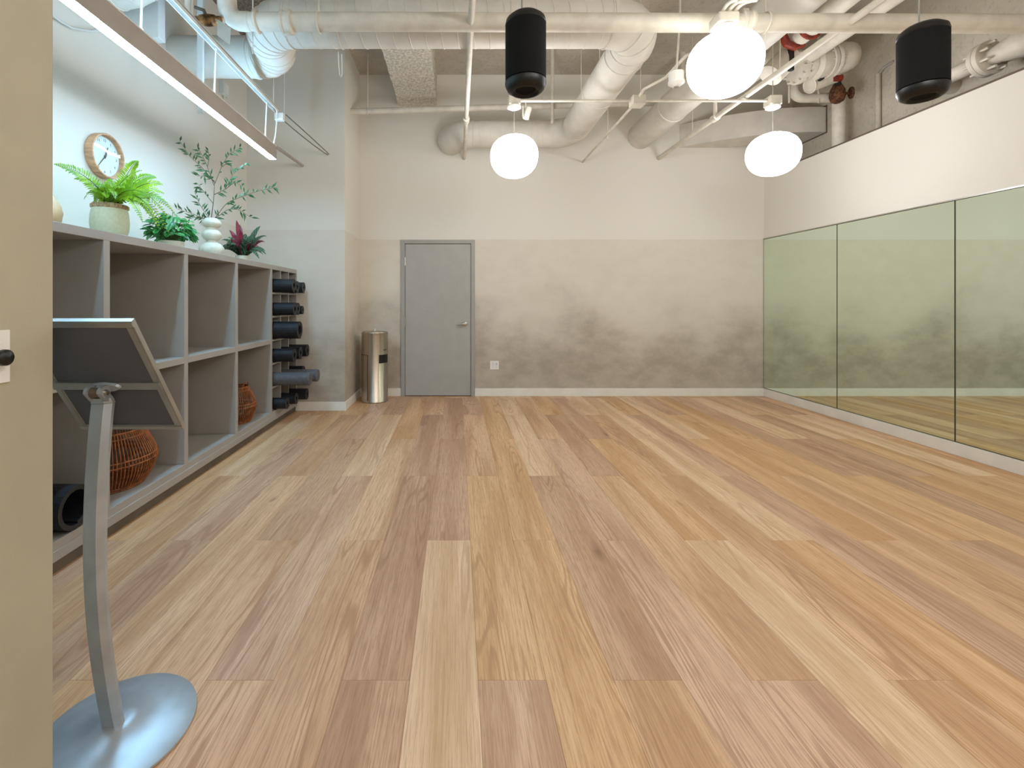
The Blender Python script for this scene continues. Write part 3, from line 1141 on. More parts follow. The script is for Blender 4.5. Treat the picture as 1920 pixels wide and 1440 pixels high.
bk.build('mount_plate', 'silver', stand)
kn = pm_ + Nn * .03
kn.x = bx
bk = MB()
for (dz, sc) in ((.0015, 1.04),):
    lo_ = [ptop + Vector((a * sc, b * sc, .001)) for (a, b) in psec]
    hi_ = [ptop + Vector((a * .92, b * .95 - .004, .016)) for (a, b) in psec]
    bk.add(lo_ + hi_, [tuple(range(8))[::-1], tuple(range(8, 16))] + [(i, (i + 1) % 8, 8 + (i + 1) % 8, 8 + i) for i in range(8)])
for x0, x1 in ((-.025, -.015), (.012, .024)):
    arc = [(kn.y + .019 * cos(t_), kn.z + .019 * sin(t_)) for t_ in [radians(-20 + 200 * i / 10) for i in range(11)]]
    poly = [(ptop.y - .018, ptop.z + .008), (ptop.y + .012, ptop.z + .008)] + arc
    bk.prism(poly, bx + x0, bx + x1, 'yz')
bk.build('tilt_bracket', 'silver', stand)
MB().lathe([(.014, -.0145), (.014, .0115)], kn, 'x', 18).build('knuckle', 'kick', stand)
MB().tube([pm_ + Nn * .01 + Vector((bx - pm_.x, 0, 0)), kn], .013, 14).build('knuckle_arm', 'silver', stand)
MB().lathe([(.0, -.032), (.007, -.031), (.009, -.0255), (.009, .0245), (.007, .03), (.0, .031)], kn, 'x', 16).build('bolt', 'steel', stand)

# ---------------------------------------------------------------- switch plate on the entry wall
sw = thing('dimmer_switch', 'white wall plate with a black round dimmer knob on the entry wall', 'switch', (XN, .998, 1.15))
MB().box((XN, .963, 1.092), (XN + .006, 1.033, 1.208), .002).build('wall_plate', 'white', sw)
MB().box((XN + .0055, .984, 1.118), (XN + .008, 1.013, 1.182), .001).build('switch_frame', 'white', sw)
MB().lathe([(.008, .006), (.008, .012), (.0155, .016), (.0178, .024), (.0172, .032), (.012, .037), (.0, .0385)], (XN, .998, 1.15), 'x', 28).build('dimmer_knob', 'black', sw)

# outlet on the back wall
ot = thing('wall_outlet', 'small white square outlet plate low on the back wall beside the door', 'outlet', (.503, YB, .417))
MB().box((.445, YB - .006, .36), (.562, YB, .475), .002).build('wall_plate', 'white', ot)
for x in (.47, .512):
    MB().box((x, YB - .0085, .378), (x + .032, YB - .0055, .457), .001).build('outlet_insert', 'whitem', ot)
MB().lathe([(.0, -.012), (.0052, -.0115), (.0055, -.008)], (.532, YB, .432), 'y', 12).build('jack', 'black', ot)

# ---------------------------------------------------------------- steel wipes bin
wx, wy, wr, wh = -1.055, 5.955, .168, .885
bin_ = thing('wipes_bin', 'tall brushed steel wipes dispenser bin in the corner beside the door', 'bin', (wx, wy, 0))
MB().lathe([(wr - .004, .002), (wr, .006), (wr, .018), (wr - .003, .022), (wr - .003, wh - .03), (wr, wh - .028), (wr, wh - .008), (wr - .004, wh - .006)], (wx, wy, 0), seg=56).build('body', 'bin', bin_)
MB().lathe([(wr - .004, wh - .007), (wr - .006, wh + .002), (wr - .03, wh + .008), (.0, wh + .012)], (wx, wy, 0), seg=56).build('lid', 'bin', bin_)
MB().lathe([(.008, wh + .01), (.009, wh + .016), (.006, wh + .022), (.011, wh + .032), (.01, wh + .04), (.0, wh + .044)], (wx, wy, 0), seg=18).build('lid_knob', 'white', bin_)


def curved(a0, a1, z0, z1, r0, r1, n=14):
    mb = MB()
    vs, fs = [], []
    for r in (r0, r1):
        for z in (z0, z1):
            for i in range(n + 1):
                a = a0 + (a1 - a0) * i / n
                vs.append((wx + r * cos(a), wy + r * sin(a), z))
    q = n + 1
    for i in range(n):
        fs += [(i, i + 1, q + i + 1, q + i), (2 * q + i, 3 * q + i, 3 * q + i + 1, 2 * q + i + 1), (i, 2 * q + i, 2 * q + i + 1, i + 1), (q + i, q + i + 1, 3 * q + i + 1, 3 * q + i)]
    fs += [(0, q, 3 * q, 2 * q), (n, 2 * q + n, 3 * q + n, q + n)]
    return mb.add(vs, fs, True)


curved(radians(150), radians(246), .03, .6, wr - .004, wr + .0015).build('access_door', 'bin', bin_)
sm = curved(radians(246), radians(248), .03, .606, wr - .004, wr + .001, 2)
sm2 = curved(radians(150), radians(248), .6, .606, wr - .004, wr + .001)
sm.add(sm2.v, sm2.f, True)
sm.build('door_gap', 'dark', bin_)
curved(radians(-62), radians(-14), .5, .605, wr - .01, wr + .006).build('wipes_opening', 'black', bin_)
curved(radians(-40), radians(-20), .655, .672, wr - .004, wr + .0008).build('badge', 'kick', bin_)


# ---------------------------------------------------------------- globe pendants
def globe(label, c, a, b, can_z, can, m='globe', box=True):
    """c centre; a, b half width and half height; can canopy point the cord hangs from"""
    t = thing('globe_pendant', label, 'lamp', c, 'glowing globe pendants')
    prof = []
    n = 22
    for i in range(n + 1):
        th = -pi / 2 + pi * i / n
        rr = a * abs(cos(th)) ** .86
        zz = b * (1 if th > 0 else -1) * abs(sin(th)) ** .9
        rr *= 1 + .035 * (zz / b)
        prof.append((max(rr, 0), zz))
    MB().lathe(prof, c, seg=44).build('glass_globe', m, t)
    c = Vector(c)
    MB().lathe([(.035, b - .006), (.035, b + .012), (.012, b + .02), (.0, b + .024)], c, seg=20).build('cap', 'whitem', t)
    MB().tube([c + Vector((0, 0, b + .02)), Vector((c.x, c.y, can_z))], .0028, 6).build('cord', 'wire', t)
    MB().lathe([(.0, can_z - .002), (.05, can_z - .001), (.062, can_z + .006), (.064, can_z + .02), (.06, can_z + .024)], (c.x, c.y, 0), seg=28).build('canopy', 'white', t)
    return t


CDZ = 3.155        # conduit height
g1 = P(964, 294, 4.35)
g2 = P(1449, 290, 4.35)
g3 = P(1358, 122, 3.0)
globe('glowing globe pendant hanging in front of the low end of the spiral duct', g1, .222, .195, CDZ - .075, None, 'globe')
globe('glowing globe pendant hanging nearest the mirror wall', g2, .222, .195, CDZ - .075, None, 'globe2')
globe('largest-looking glowing globe pendant, hung close under the white main pipe', g3, .222, .195, 3.022, None, 'globe3')
for (x, y, lab) in ((1.8, 1.25, 'above the camera, over the middle of the room'), (1.75, .1, 'behind the camera, over the middle of the room'),
                    (.3, -1.2, 'behind the camera, beside the rear end of the entry wall'), (2.1, -1.2, 'behind the camera, in front of the rear wall')):  # unseen pendants, added to brighten the near floor and walls
    t = globe('added fill-light globe pendant ' + lab, Vector((x, y, 2.72)), .222, .195, 3.1, None, 'globe')
    MB().tube([(x, y, 3.122), (x, y, ZC)], .01, 8).build('ceiling_stem', 'pipe', t)

# ---------------------------------------------------------------- linear strip light, its strut and cables
LX0, LX1, LZ0, LZ1, LY0, LY1 = -1.772, -1.704, 2.615, 2.735, 1.2, 4.38
sl = thing('strip_light', 'long white linear light hung above the shelf', 'lamp', ((LX0 + LX1) / 2, LY0, LZ0))
hs = MB()
hs.prism([(LX0, LZ0), (LX0 + .004, LZ0), (LX0 + .004, LZ0 + .012), (LX1 - .004, LZ0 + .012), (LX1 - .004, LZ0), (LX1, LZ0), (LX1, LZ1), (LX0, LZ1)], LY0, LY1)
hs.build('housing', 'housing', sl)
MB().box((LX0 + .0045, LY0 + .004, LZ0 - .004), (LX1 - .0045, LY1 - .004, LZ0 + .0115), .001).build('diffuser', 'strip', sl)
MB().box((LX0, LY1, LZ0 - .002), (LX1, LY1 + .004, LZ1), .001).build('end_cap', 'housing', sl)
tr_ = MB().box((LX0 - .003, LY0, LZ1), (LX0 + .012, LY1, LZ1 + .008)).box((LX1 - .012, LY0, LZ1), (LX1 + .003, LY1, LZ1 + .008))
tr_.build('top_rail', 'whitem', sl)
MB().box((LX0 + .0125, LY0 + .004, LZ1 + .0005), (LX1 - .0125, LY1 - .004, LZ1 + .006)).build('uplight_diffuser', 'uplight', sl)
UX0, UX1, UZ = -1.735, -1.694, 3.07
for y in (2.55, 3.32, 4.2):
    hg = MB().tube([(-1.738, y, LZ1 + .005), (-1.715, y - .02, UZ)], .006, 8)
    hg.lathe([(.011, 0), (.011, .03)], (-1.738, y, LZ1 + .006), seg=10)
    hg.build('hanger_rod', 'white', sl)
MB().tube(bez(Vector((-1.73, 4.36, LZ1 + .006)), Vector((-1.70, 4.38, LZ1 + .12)), Vector((-1.7, 4.37, UZ)), 8), .0055, 8).build('power_cord', 'white', sl)

st = thing('strut_channel', 'white slotted steel strut running above the linear light', 'strut', (-1.714, 4.39, UZ))
sm_ = MB()
sm_.prism([(UX0, UZ), (UX0 + .004, UZ), (UX0 + .004, UZ + .036), (UX1 - .004, UZ + .036), (UX1 - .004, UZ), (UX1, UZ), (UX1, UZ + .04), (UX0, UZ + .04)], 1.2, 4.4)
sm_.build('channel', 'whitem', st)
sm_ = MB().box((UX0 + .008, 1.2, UZ + .041), (UX1 - .008, 4.4, UZ + .046))
sm_.box((UX1 + .0005, 1.2, UZ + .024), (UX1 + .0035, 4.4, UZ + .032))
sm_.build('channel_lip', 'wire', st)
for y in (1.9, 3.0, 4.33):
    MB().tube([(-1.714, y, UZ + .044), (-1.714, y, ZC)], .006, 8).build('threaded_rod', 'whitem', st)
ex = thing('junction_box', 'small white box on the far end of the strut above the linear light', 'junction box', (-1.69, 4.44, 3.0))
MB().box((-1.735, 4.405, 3.0), (-1.655, 4.46, 3.068), .004).build('box', 'white', ex)
MB().box((-1.72, 4.395, 3.012), (-1.67, 4.406, 3.06), .002).build('cover', 'whitem', ex)
# two thin armoured cables from the box to the alcove wall
for i, (dz, dy, lab) in enumerate(((0, 0, 'thin grey cable sagging from the strut box to the alcove wall, lower one'), (.012, .02, 'thin grey cable sagging from the strut box to the alcove wall, upper one'))):
    a = Vector((-1.665 + .016 * i, 4.45 + dy, 3.06 - .05 * (1 - i) + dz))
    b = Vector((-1.512 + .016 * i, YC - .001, 2.985 + dz * .8))
    cpt = (a + b) / 2 + Vector((.02, 0, -.04 + .03 * i))
    single(MB().tube(bez(a, cpt, b, 14), .0055, 7), 'armoured_cable', 'cable', lab, 'cable', a)
# grey conduit beyond the lamp into the alcove wall
pa, pb2 = Vector((-1.80, 4.395, 2.80)), Vector((-1.805, YC - .001, 2.862))
single(MB().tube([pa + Vector((.03, -.25, -.03)), pa, pb2], .016, 12), 'grey_conduit', 'housing', 'short grey conduit from the end of the linear light to the alcove wall', 'conduit', pb2)
# slack cable looping on the side wall
lp = [Vector((XL + .03, y, z)) for (y, z) in ((1.9, 3.2), (2.3, 3.1), (2.6, 3.02), (2.82, 2.985), (2.92, 2.995), (3.05, 3.05), (3.2, 3.14), (3.33, 3.3))]
dl = []
for i in range(len(lp) - 1):
    for q in range(14):
        dl.append(lp[i].lerp(lp[i + 1], q / 14))
for _ in range(6):
    dl = [dl[0]] + [(dl[i - 1] + dl[i] * 2 + dl[i + 1]) / 4 for i in range(1, len(dl) - 1)] + [dl[-1]]
cl = MB().tube(dl, [.007 + .0018 * (i % 2) for i in range(len(dl))], 7)
single(cl, 'flexible_conduit', 'whitem', 'ribbed grey flexible cable sagging along the clock wall', 'cable', dl[0])
# surface box on the clock wall behind the lamp
wbx = thing('surface_box', 'faint white surface box with conduit on the clock wall behind the linear light', 'junction box', (XL, 4.85, 3.35))
MB().box((XL, 4.78, 3.42), (XL + .05, 4.9, 3.56), .005).build('box', 'whitem', wbx)
MB().box((XL + .0505, 4.795, 3.44), (XL + .055, 4.885, 3.54), .002).build('cover', 'white', wbx)
MB().tube(fillet([(XL + .025, 4.84, 3.425), (XL + .025, 4.84, 3.3), (XL + .025, 5.4, 3.2)], .05), .012, 8).build('conduit', 'pipe', wbx)

# ---------------------------------------------------------------- big spiral duct
DR, DZ = .17, 3.42


def helix(a, b, r, pitch, rad=.0045):
    a, b = Vector(a), Vector(b)
    d = (b - a)
    L = d.length
    d.normalize()
    u = Vector((0, 0, 1))
    v = d.cross(u)
    n = int(L / pitch * 28)
    return MB().tube([a + d * (L * i / n) + (u * cos(2 * pi * i / 28) + v * sin(2 * pi * i / 28)) * r for i in range(n + 1)], rad, 5)


def ring(c, d, r, rad=.006, n=32):
    d = Vector(d).normalized()
    u = d.orthogonal().normalized()
    v = d.cross(u)
    c = Vector(c)
    return MB().tube([c + (u * cos(2 * pi * i / n) + v * sin(2 * pi * i / n)) * r for i in range(n + 1)], rad, 6, caps=False)


def arc_pts(corner, din, dout, rad, n=5):
    corner, din, dout = Vector(corner), Vector(din).normalized(), Vector(dout).normalized()
    return fillet([corner - din * (rad + .001), corner, corner + dout * (rad + .001)], rad, n)


duct = thing('spiral_duct', 'large white spiral duct crossing the ceiling from the clock wall to the back wall', 'duct', (XL, 4.08, DZ))
SX = -1.53
rb_ = .243
MB().tube([(XL, 4.08, DZ), (SX - rb_, 4.08, DZ)], DR, 36).build('duct_run', 'duct', duct)
sbend = fillet([(SX - rb_ - .001, 4.08, DZ), (SX, 4.08, DZ), (SX, 3.59, DZ), (SX + rb_ + .001, 3.59, DZ)], rb_, 6)
MB().tube(sbend, DR + .004, 36).build('duct_elbow', 'duct', duct)
for i in range(1, len(sbend) - 1):
    if i in (7, 8):
        continue
    ring(sbend[i], sbend[i + 1] - sbend[i - 1], DR + .006, .004).build('elbow_seam', 'duct', duct)
X0, X1, EX, ER = SX + rb_, 1.46 - .3, 1.46, .3
MB().tube([(X0, 3.59, DZ), (X1, 3.59, DZ)], DR, 36).build('duct_run', 'duct', duct)
helix((X0 + .02, 3.59, DZ), (X1, 3.59, DZ), DR, .122).build('spiral_seam', 'duct', duct)
e1 = fillet([(X1, 3.59, DZ), (EX, 3.59, DZ), (EX, 3.59 + .301, DZ)], .299, 8)
MB().tube(e1, DR + .004, 36).build('duct_elbow', 'duct', duct)
for i in (1, 4, 6, 9):
    ring(e1[i], e1[i + 1] - e1[i - 1] if i < len(e1) - 1 else e1[i] - e1[i - 1], DR + .006, .004).build('elbow_seam', 'duct', duct)
MB().tube([(EX, 3.89, DZ), (EX, 5.95 - .28, DZ)], DR, 36).build('duct_run', 'duct', duct)
for y in (4.05, 4.75):
    ring((EX, y, DZ), (0, 1, 0), DR + .002, .006).build('joint_band', 'duct', duct)
e2 = fillet([(EX, 5.95 - .281, DZ), (EX, 5.95, DZ), (EX - .281, 5.95, DZ)], .279, 8)
MB().tube(e2, DR + .004, 36).build('duct_elbow', 'duct', duct)
MB().tube([(EX - .28, 5.95, DZ), (.2, 5.95, DZ)], DR, 36).build('duct_run', 'duct', duct)
helix((EX - .3, 5.95, DZ), (.2, 5.95, DZ), DR - .001, .13, .003).build('spiral_seam', 'duct', duct)
e3 = fillet([(.2, 5.95, DZ), (-.08, 5.95, DZ), (-.08, YB - .001, DZ)], .27, 8)
MB().tube(e3, DR + .006, 36).build('duct_elbow', 'duct', duct)
ring((.2, 5.95, DZ), (1, 0, 0), DR + .006, .006).build('joint_band', 'duct', duct)
for (x, y) in ((-.9, 3.59), (.4, 3.59)):
    MB().box((x - .012, y - .0015, DZ + DR), (x + .012, y + .0015, ZC)).build('hanger_strap', 'duct', duct)
    ring((x, y, DZ), (1, 0, 0), DR + .003, .005).build('hanger_band', 'duct', duct)
MB().tube([(EX, 4.75, DZ + DR), (EX, 4.75, ZC)], .005, 6).build('hanger_rod', 'duct', duct)
# wire loop hanging from the duct
a = P(634, 97, 3.5)
lpm = MB().tube([a, a + Vector((.004, 0, -.1)), a + Vector((.012, 0, -.175)), a + Vector((.022, 0, -.19)), a + Vector((.03, 0, -.17)), a + Vector((.026, 0, -.02))], .0035, 6)
lpm.build('tie_wire', 'white', duct)

# upper duct elbow behind the linear light
ud = thing('gored_duct', 'white gored duct elbow high on the clock wall behind the linear light', 'duct', (XL, 3.1, 3.45))
pu = fillet([(XL, 3.15, 3.46), (-2.09, 3.15, 3.46), (-2.09, 3.15, ZC)], .24, 5)
MB().tube(pu, .18, 32).build('elbow', 'duct', ud)
for i in range(1, 7):
    ring(pu[i], pu[i + 1] - pu[i - 1], .182, .005).build('elbow_seam', 'duct', ud)
single(MB().box((XL, 3.42, 3.22), (-2.2, 3.5, 3.9), .004), 'metal_cover', 'whitem', 'flat white metal cover on the clock wall under the duct elbow', 'cover', (XL, 3.46, 3.22))

# second round duct, running from the back wall towards the camera
d2 = thing('round_duct', 'white round duct beside the globe near the mirror wall, entering the back wall', 'duct', (2.47, YB, 3.5))
pd = fillet([(2.47, YB - .001, 3.5), (2.47, 2.75, 3.5), (2.47, 2.75, ZC - .004)], .3, 8)
MB().tube(pd, DR, 36).build('duct_run', 'duct', d2)
for y in (4.2, 5.3):
    ring((2.47, y, 3.5), (0, 1, 0), DR + .002, .006).build('joint_band', 'duct', d2)
helix((2.47, YB - .05, 3.5), (2.47, 5.2, 3.5), DR - .002, .05, .003).build('spiral_seam', 'duct', d2)

# flat rectangular duct curving from the concrete wall into the back wall
fd = thing('flat_duct', 'wide flat beige duct curving from the concrete wall into the back wall', 'duct', (3.1, YB, 3.36))
ZA, ZB_ = 3.35, 3.655


def flatduct():
    inner, outer = [], []
    n = 16
    for i in range(n + 1):
        t = i / n
        # front curve from the concrete wall to the back wall
        a, b, c = Vector((XK, 5.68)), Vector((3.72, 5.62)), Vector((3.0, YB))
        p = a * (1 - t) ** 2 + b * 2 * t * (1 - t) + c * t * t
        a2, b2, c2 = Vector((XK, 6.06)), Vector((4.1, 6.06)), Vector((3.66, YB))
        q = a2 * (1 - t) ** 2 + b2 * 2 * t * (1 - t) + c2 * t * t
        inner.append(p)
        outer.append(q)
    vs, fs = [], []
    for z in (ZA, ZB_):
        vs += [(p.x, min(p.y, YB - .001), z) for p in inner] + [(p.x, min(p.y, YB - .001), z) for p in outer]
    m = n + 1
    for i in range(n):
        fs += [(i, i + 1, m + i + 1, m + i), (2 * m + i, 3 * m + i, 3 * m + i + 1, 2 * m + i + 1),
               (i, 2 * m + i, 2 * m + i + 1, i + 1), (m + i, m + i + 1, 3 * m + i + 1, 3 * m + i)]
    fs += [(0, m, 3 * m, 2 * m), (n, 2 * m + n, 3 * m + n, m + n)]
    return MB().add(vs, fs)


flatduct().build('duct_body', 'duct', fd)
fl = MB().box((XK - .006, 5.662, 3.335), (XK - .001, 6.075, 3.68), .003)
fl.build('wall_collar', 'kick', fd)

# ---------------------------------------------------------------- sprinkler main with branches
MY, MZ = 3.25, 3.225
sp = thing('sprinkler_pipe', 'long white sprinkler main with branch lines crossing below the spiral duct', 'pipe', (0, MY, MZ))
MB().tube([(-1.45, MY, MZ + .008), (4.155, MY, MZ - .008)], .061, 28).build('main_pipe', 'pipe', sp)
el = fillet([(-1.45, MY, MZ + .008), (-1.6, MY, MZ + .008), (-1.6, MY - .05, MZ + .26), (-1.6, MY - .05, ZC)], [.1, .04], 7)
MB().tube(el, .064, 26).build('pipe_elbow', 'pipe', sp)
ring((-1.4, MY, MZ + .008), (1, 0, 0), .066, .013).build('elbow_collar', 'pipe', sp)
ring((-1.6, MY - .05, MZ + .26), (0, 0, 1), .066, .011).build('elbow_collar', 'pipe', sp)
for x in (-1.19, 2.02):
    cp = MB().lathe([(.061, -.04), (.078, -.036), (.078, -.02), (.072, -.014), (.072, .014), (.078, .02), (.078, .036), (.061, .04)], (x, MY, MZ), 'x', 28)
    for s in (-1, 1):
        cp.box((x - .02, MY - .014 + s * .0, MZ + s * .075 - .012), (x + .02, MY + .014, MZ + s * .075 + .022 * (1 if s > 0 else .5)), .004)
    cp.build('grooved_coupling', 'pipe', sp)
for x in (-.97, 2.16):
    hh = ring((x, MY, MZ), (1, 0, 0), .066, .007)
    hh.tube([(x, MY, MZ + .066), (x, MY, ZC)], .006, 8)
    hh.tube([(x, MY, MZ - .066), (x, MY, MZ - .12)], .003, 6)
    hh.build('pipe_hanger', 'pipe', sp)
for x, yfar in ((.098, YB), (2.715, YB)):
    zb = 3.205
    r_ = .022 if x < 1 else .026
    MB().tube([(x, 1.3, zb), (x, yfar - .001, zb)], r_, 16).build('branch_pipe', 'pipe', sp)
    y = 4.93 if x < 1 else 4.88
    MB().lathe([(r_ + .001, -.045), (r_ + .012, -.04), (r_ + .012, .04), (r_ + .001, .045)], (x, y, zb), 'y', 18).build('branch_coupling', 'pipe', sp)
MB().tube([(2.715, 4.88, 3.22), (2.715, 4.88, 3.52)], .019, 12).build('branch_riser', 'pipe', sp)
for x, y in ((2.715, 3.9), (2.715, 5.35)):
    MB().tube([(x, y, 3.2), (x, y, ZC)], .0045, 6).build('hanger_rod', 'pipe', sp)

# brass valve and tag at the near end of the main
vl = sp
vb2 = P(390, 38, 3.2)
mbv = MB().lathe([(.018, -.1), (.026, -.09), (.026, -.06), (.034, -.05), (.04, 0), (.034, .05), (.026, .06), (.026, .09), (.018, .1)], vb2, 'x', 18)
mbv.build('valve_body', 'brass', vl)['label'] = 'old brass valve body'
vlv = MB().tube([vb2, vb2 + Vector((-.03, 0, .07)), vb2 + Vector((-.09, 0, .09))], .012, 8)
vlv.build('valve_lever', 'kick', vl)
MB().tube([vb2 + Vector((.1, 0, 0)), Vector((-1.6 - .05, 3.22, vb2.z))], .02, 12).build('valve_nipple', 'pipe', vl)
MB().tube(fillet([vb2 + Vector((-.1, 0, 0)), vb2 + Vector((-.14, 0, .0)), (vb2.x - .14, vb2.y, ZC)], .03), .02, 12).build('valve_pipe', 'pipe', vl)
tg = MB()
tp = P(420, 38, 3.12)
tgv = [P(408, 36, 3.14), P(433, 53, 3.12), P(431, 84, 3.12), P(407, 66, 3.14)]
tg.add(tgv + [v + Vector((0, .002, 0)) for v in tgv], [(0, 1, 2, 3), (7, 6, 5, 4), (0, 4, 5, 1), (1, 5, 6, 2), (2, 6, 7, 3), (3, 7, 4, 0)])
tg.build('paper_tag', 'tag', vl)
MB().tube([tgv[0].lerp(tgv[1], .4), vb2 + Vector((.06, -.02, 0))], .002, 5).build('tag_string', 'wire', vl)

# vertical strap and rods beside it
single(MB().box((-2.03, 3.62, 2.745), (-1.985, 3.645, ZC), .002), 'steel_strap', 'whitem', 'flat white vertical steel strap behind the linear light', 'strap', (-2.0, 3.63, ZC))
for (px, d, y0, lab) in ((474, 3.40, 100, 'thin white rod in front of the spiral duct bend'), (533, 4.9, 215, 'thin grey rod hanging in front of the alcove wall')):
    t_ = P(px, y0, d)
    single(MB().tube([t_, (t_.x, d, ZC)], .005, 6), 'hanging_rod', 'whitem', lab, 'rod', (t_.x, d, ZC))

# far cross pipe
cpz = 3.615
cpth = thing('cross_pipe', 'white pipe crossing just under the ceiling beam near the back wall', 'pipe', (XC, 5.72, cpz))
MB().tube(fillet([(XC + .001, 5.72, cpz), (2.05, 5.72, cpz + .098), (2.78, 5.72, cpz + .115), (2.78, 5.72, ZC)], [.1, .12]), .036, 20).build('pipe_run', 'pipe', cpth)
for x in (-1.1, 1.05):
    zc_ = cpz + (x - XC) * .03
    hh = ring((x, 5.72, zc_), (1, 0, 0), .041, .006)
    hh.tube([(x, 5.72, zc_ + .04), (x, 5.72, ZC)], .006, 8)
    hh.build('pipe_hanger', 'pipe', cpth)
single(MB().tube([(1.15, 5.6, 3.42), (1.15, 5.6, ZC)], .02, 10), 'vertical_pipe', 'pipe', 'short vertical white pipe behind the spiral duct near the back wall', 'pipe', (1.15, 5.6, ZC))

# ---------------------------------------------------------------- electrical conduit that feeds the pendants
cd = thing('electrical_conduit', 'thin white conduit with boxes feeding the two far globe pendants', 'conduit', (1.69, 4.35, CDZ))
MB().tube([(g1.x + .05, 4.35, CDZ), (g2.x - .05, 4.35, CDZ)], .0125, 10).build('conduit_run', 'pipe', cd)
for x in (g1.x, g2.x):
    MB().box((x - .055, 4.295, CDZ - .05), (x + .055, 4.405, CDZ + .035), .006).build('outlet_box', 'pipe', cd)
    MB().tube([(x, 4.35, CDZ + .03), (x, 4.35, ZC)], .004, 6).build('hanger_rod', 'pipe', cd)
MB().box((1.63, 4.29, CDZ - .05), (1.75, 4.41, CDZ + .035), .006).build('outlet_box', 'pipe', cd)
MB().tube([(1.69, 4.405, CDZ), (1.69, YB - .001, CDZ)], .0125, 10).build('conduit_run', 'pipe', cd)
MB().tube(fillet([(1.69, 4.3, CDZ + .02), (1.69, 4.2, CDZ + .04), (1.79, 3.98, CDZ + .04), (1.79, 3.62, CDZ + .04), (1.79, 3.36, 3.095), (g3.x, 3.082, 3.085)], .05, 5), .0125, 10).build('conduit_run', 'pipe', cd)
for (x, y) in ((1.165, 4.35), (1.69, 4.27), (1.69, 5.2)):
    MB().tube([(x, y, CDZ - .06 if y > 5 else CDZ), (x, y, ZC)], .004, 6).build('hanger_rod', 'pipe', cd)
bxm = MB().box((g3.x - .066, 2.94, 3.047), (g3.x + .066, 3.07, 3.118), .01)
nb = thing('pendant_box', 'white outlet box with three flexible conduits above the globe under the main pipe', 'junction box', (g3.x, 3.0, 3.047))
bxm.build('box', 'pipe', nb)
for k in range(3):
    a = Vector((g3.x - .036 + .04 * k, 2.965, 3.117))
    c = P(1380 + 19 * k, 0, 2.88)
    up_ = Vector((c.x + .12, 2.9, ZC))
    MB().tube(bez(a, a + Vector((.02, -.03, .06)), c, 6) + bez(c, c + (c - a) * .6, up_, 8)[1:], .013, 10).build('flexible_conduit', 'pipe', nb)

# small sensor, spot and detector
s1 = P(1268, 152, 3.62)
ss = thing('occupancy_sensor', 'small white dome sensor hanging beside the globe under the main pipe', 'sensor', s1)
MB().lathe([(.035, .07), (.055, .065), (.055, .0), (.0605, -.004), (.0605, -.02), (.045, -.03), (.03, -.042), (.0, -.048)], s1, seg=28).build('sensor_body', 'white', ss)
MB().lathe([(.02, -.036), (.019, -.05), (.0, -.054)], s1, seg=16).build('lens', 'wire', ss)
MB().tube([s1 + Vector((0, 0, .06)), s1 + Vector((.03, 0, .5)), (s1.x + .03, s1.y, ZC)], .008, 8).build('stem', 'pipe', ss)
s2 = P(988, 211, 4.6)
s2t = thing('spot_sensor', 'small white tilted cylinder fitting beside the globe in front of the low duct', 'sensor', s2)
MB().tube([s2 + Vector((-.012, 0, -.06)), s2 + Vector((.02, 0, .045))], .031, 16).build('sensor_body', 'pipe', s2t)
MB().box((s2.x - .045, s2.y - .006, s2.z - .04), (s2.x - .035, s2.y + .006, s2.z + .06)).build('bracket', 'pipe', s2t)
MB().tube([s2 + Vector((-.01, 0, .05)), (s2.x - .01, s2.y, ZC)], .005, 6).build('stem', 'pipe', s2t)


# ---------------------------------------------------------------- pendant speakers
def speaker(label, c, r, h, side):
    c = Vector(c)
    t = thing('pendant_speaker', label, 'speaker', c, 'black pendant speakers')
    hh = h / 2
    MB().lathe([(r - .006, -hh + .06), (r, -hh + .062), (r, hh - .06), (r - .006, hh - .058)], c, seg=44).build('speaker_body', 'grille', t)
    MB().lathe([(r - .003, hh - .0585), (r + .001, hh - .052), (r - .004, hh - .03), (r - .03, hh - .008), (r - .06, hh), (.0, hh + .002)], c, seg=44).build('top_cap', 'black', t)
    MB().lathe([(r - .003, -hh + .0585), (r + .002, -hh + .055), (r + .001, -hh + .04), (r - .012, -hh + .012), (r - .03, -hh), (r - .038, -hh), (r - .046, -hh + .012), (.0, -hh + .02)], c, seg=44).build('bottom_ring', 'black', t)
    MB().lathe([(.0, -hh + .013), (r - .047, -hh + .013), (r - .047, -hh + .0135), (.0, -hh + .018)], c, seg=36).build('driver_grille', 'grille', t)
    MB().tube([c + Vector((side, 0, hh)), c + Vector((side, 0, hh + .03))], .006, 8).build('eyelet', 'black', t)
    MB().tube([c + Vector((-.02, 0, hh)), Vector((c.x - .02, c.y, ZC))], .004, 6).build('suspension_cable', 'wire', t)
    return t


speaker('black pendant speaker hanging over the middle of the room in front of the main pipe', (P(985.5, 100, 2.51).x, 2.51, 2.612), .109, .42, .03)
speaker('black pendant speaker hanging near the mirror wall', (P(1730, 120, 2.55).x, 2.55, 2.588), .108, .40, .05)

# ---------------------------------------------------------------- fire valve assembly near the concrete wall
fv = thing('fire_valve', 'bulky white flanged fire valve with red clamps near the concrete wall', 'valve', (3.8, 4.9, 3.76))
VY = 4.9
a0, a1 = P(1490, 128, VY), P(1618, 100, VY)
ax = (a1 - a0).normalized()


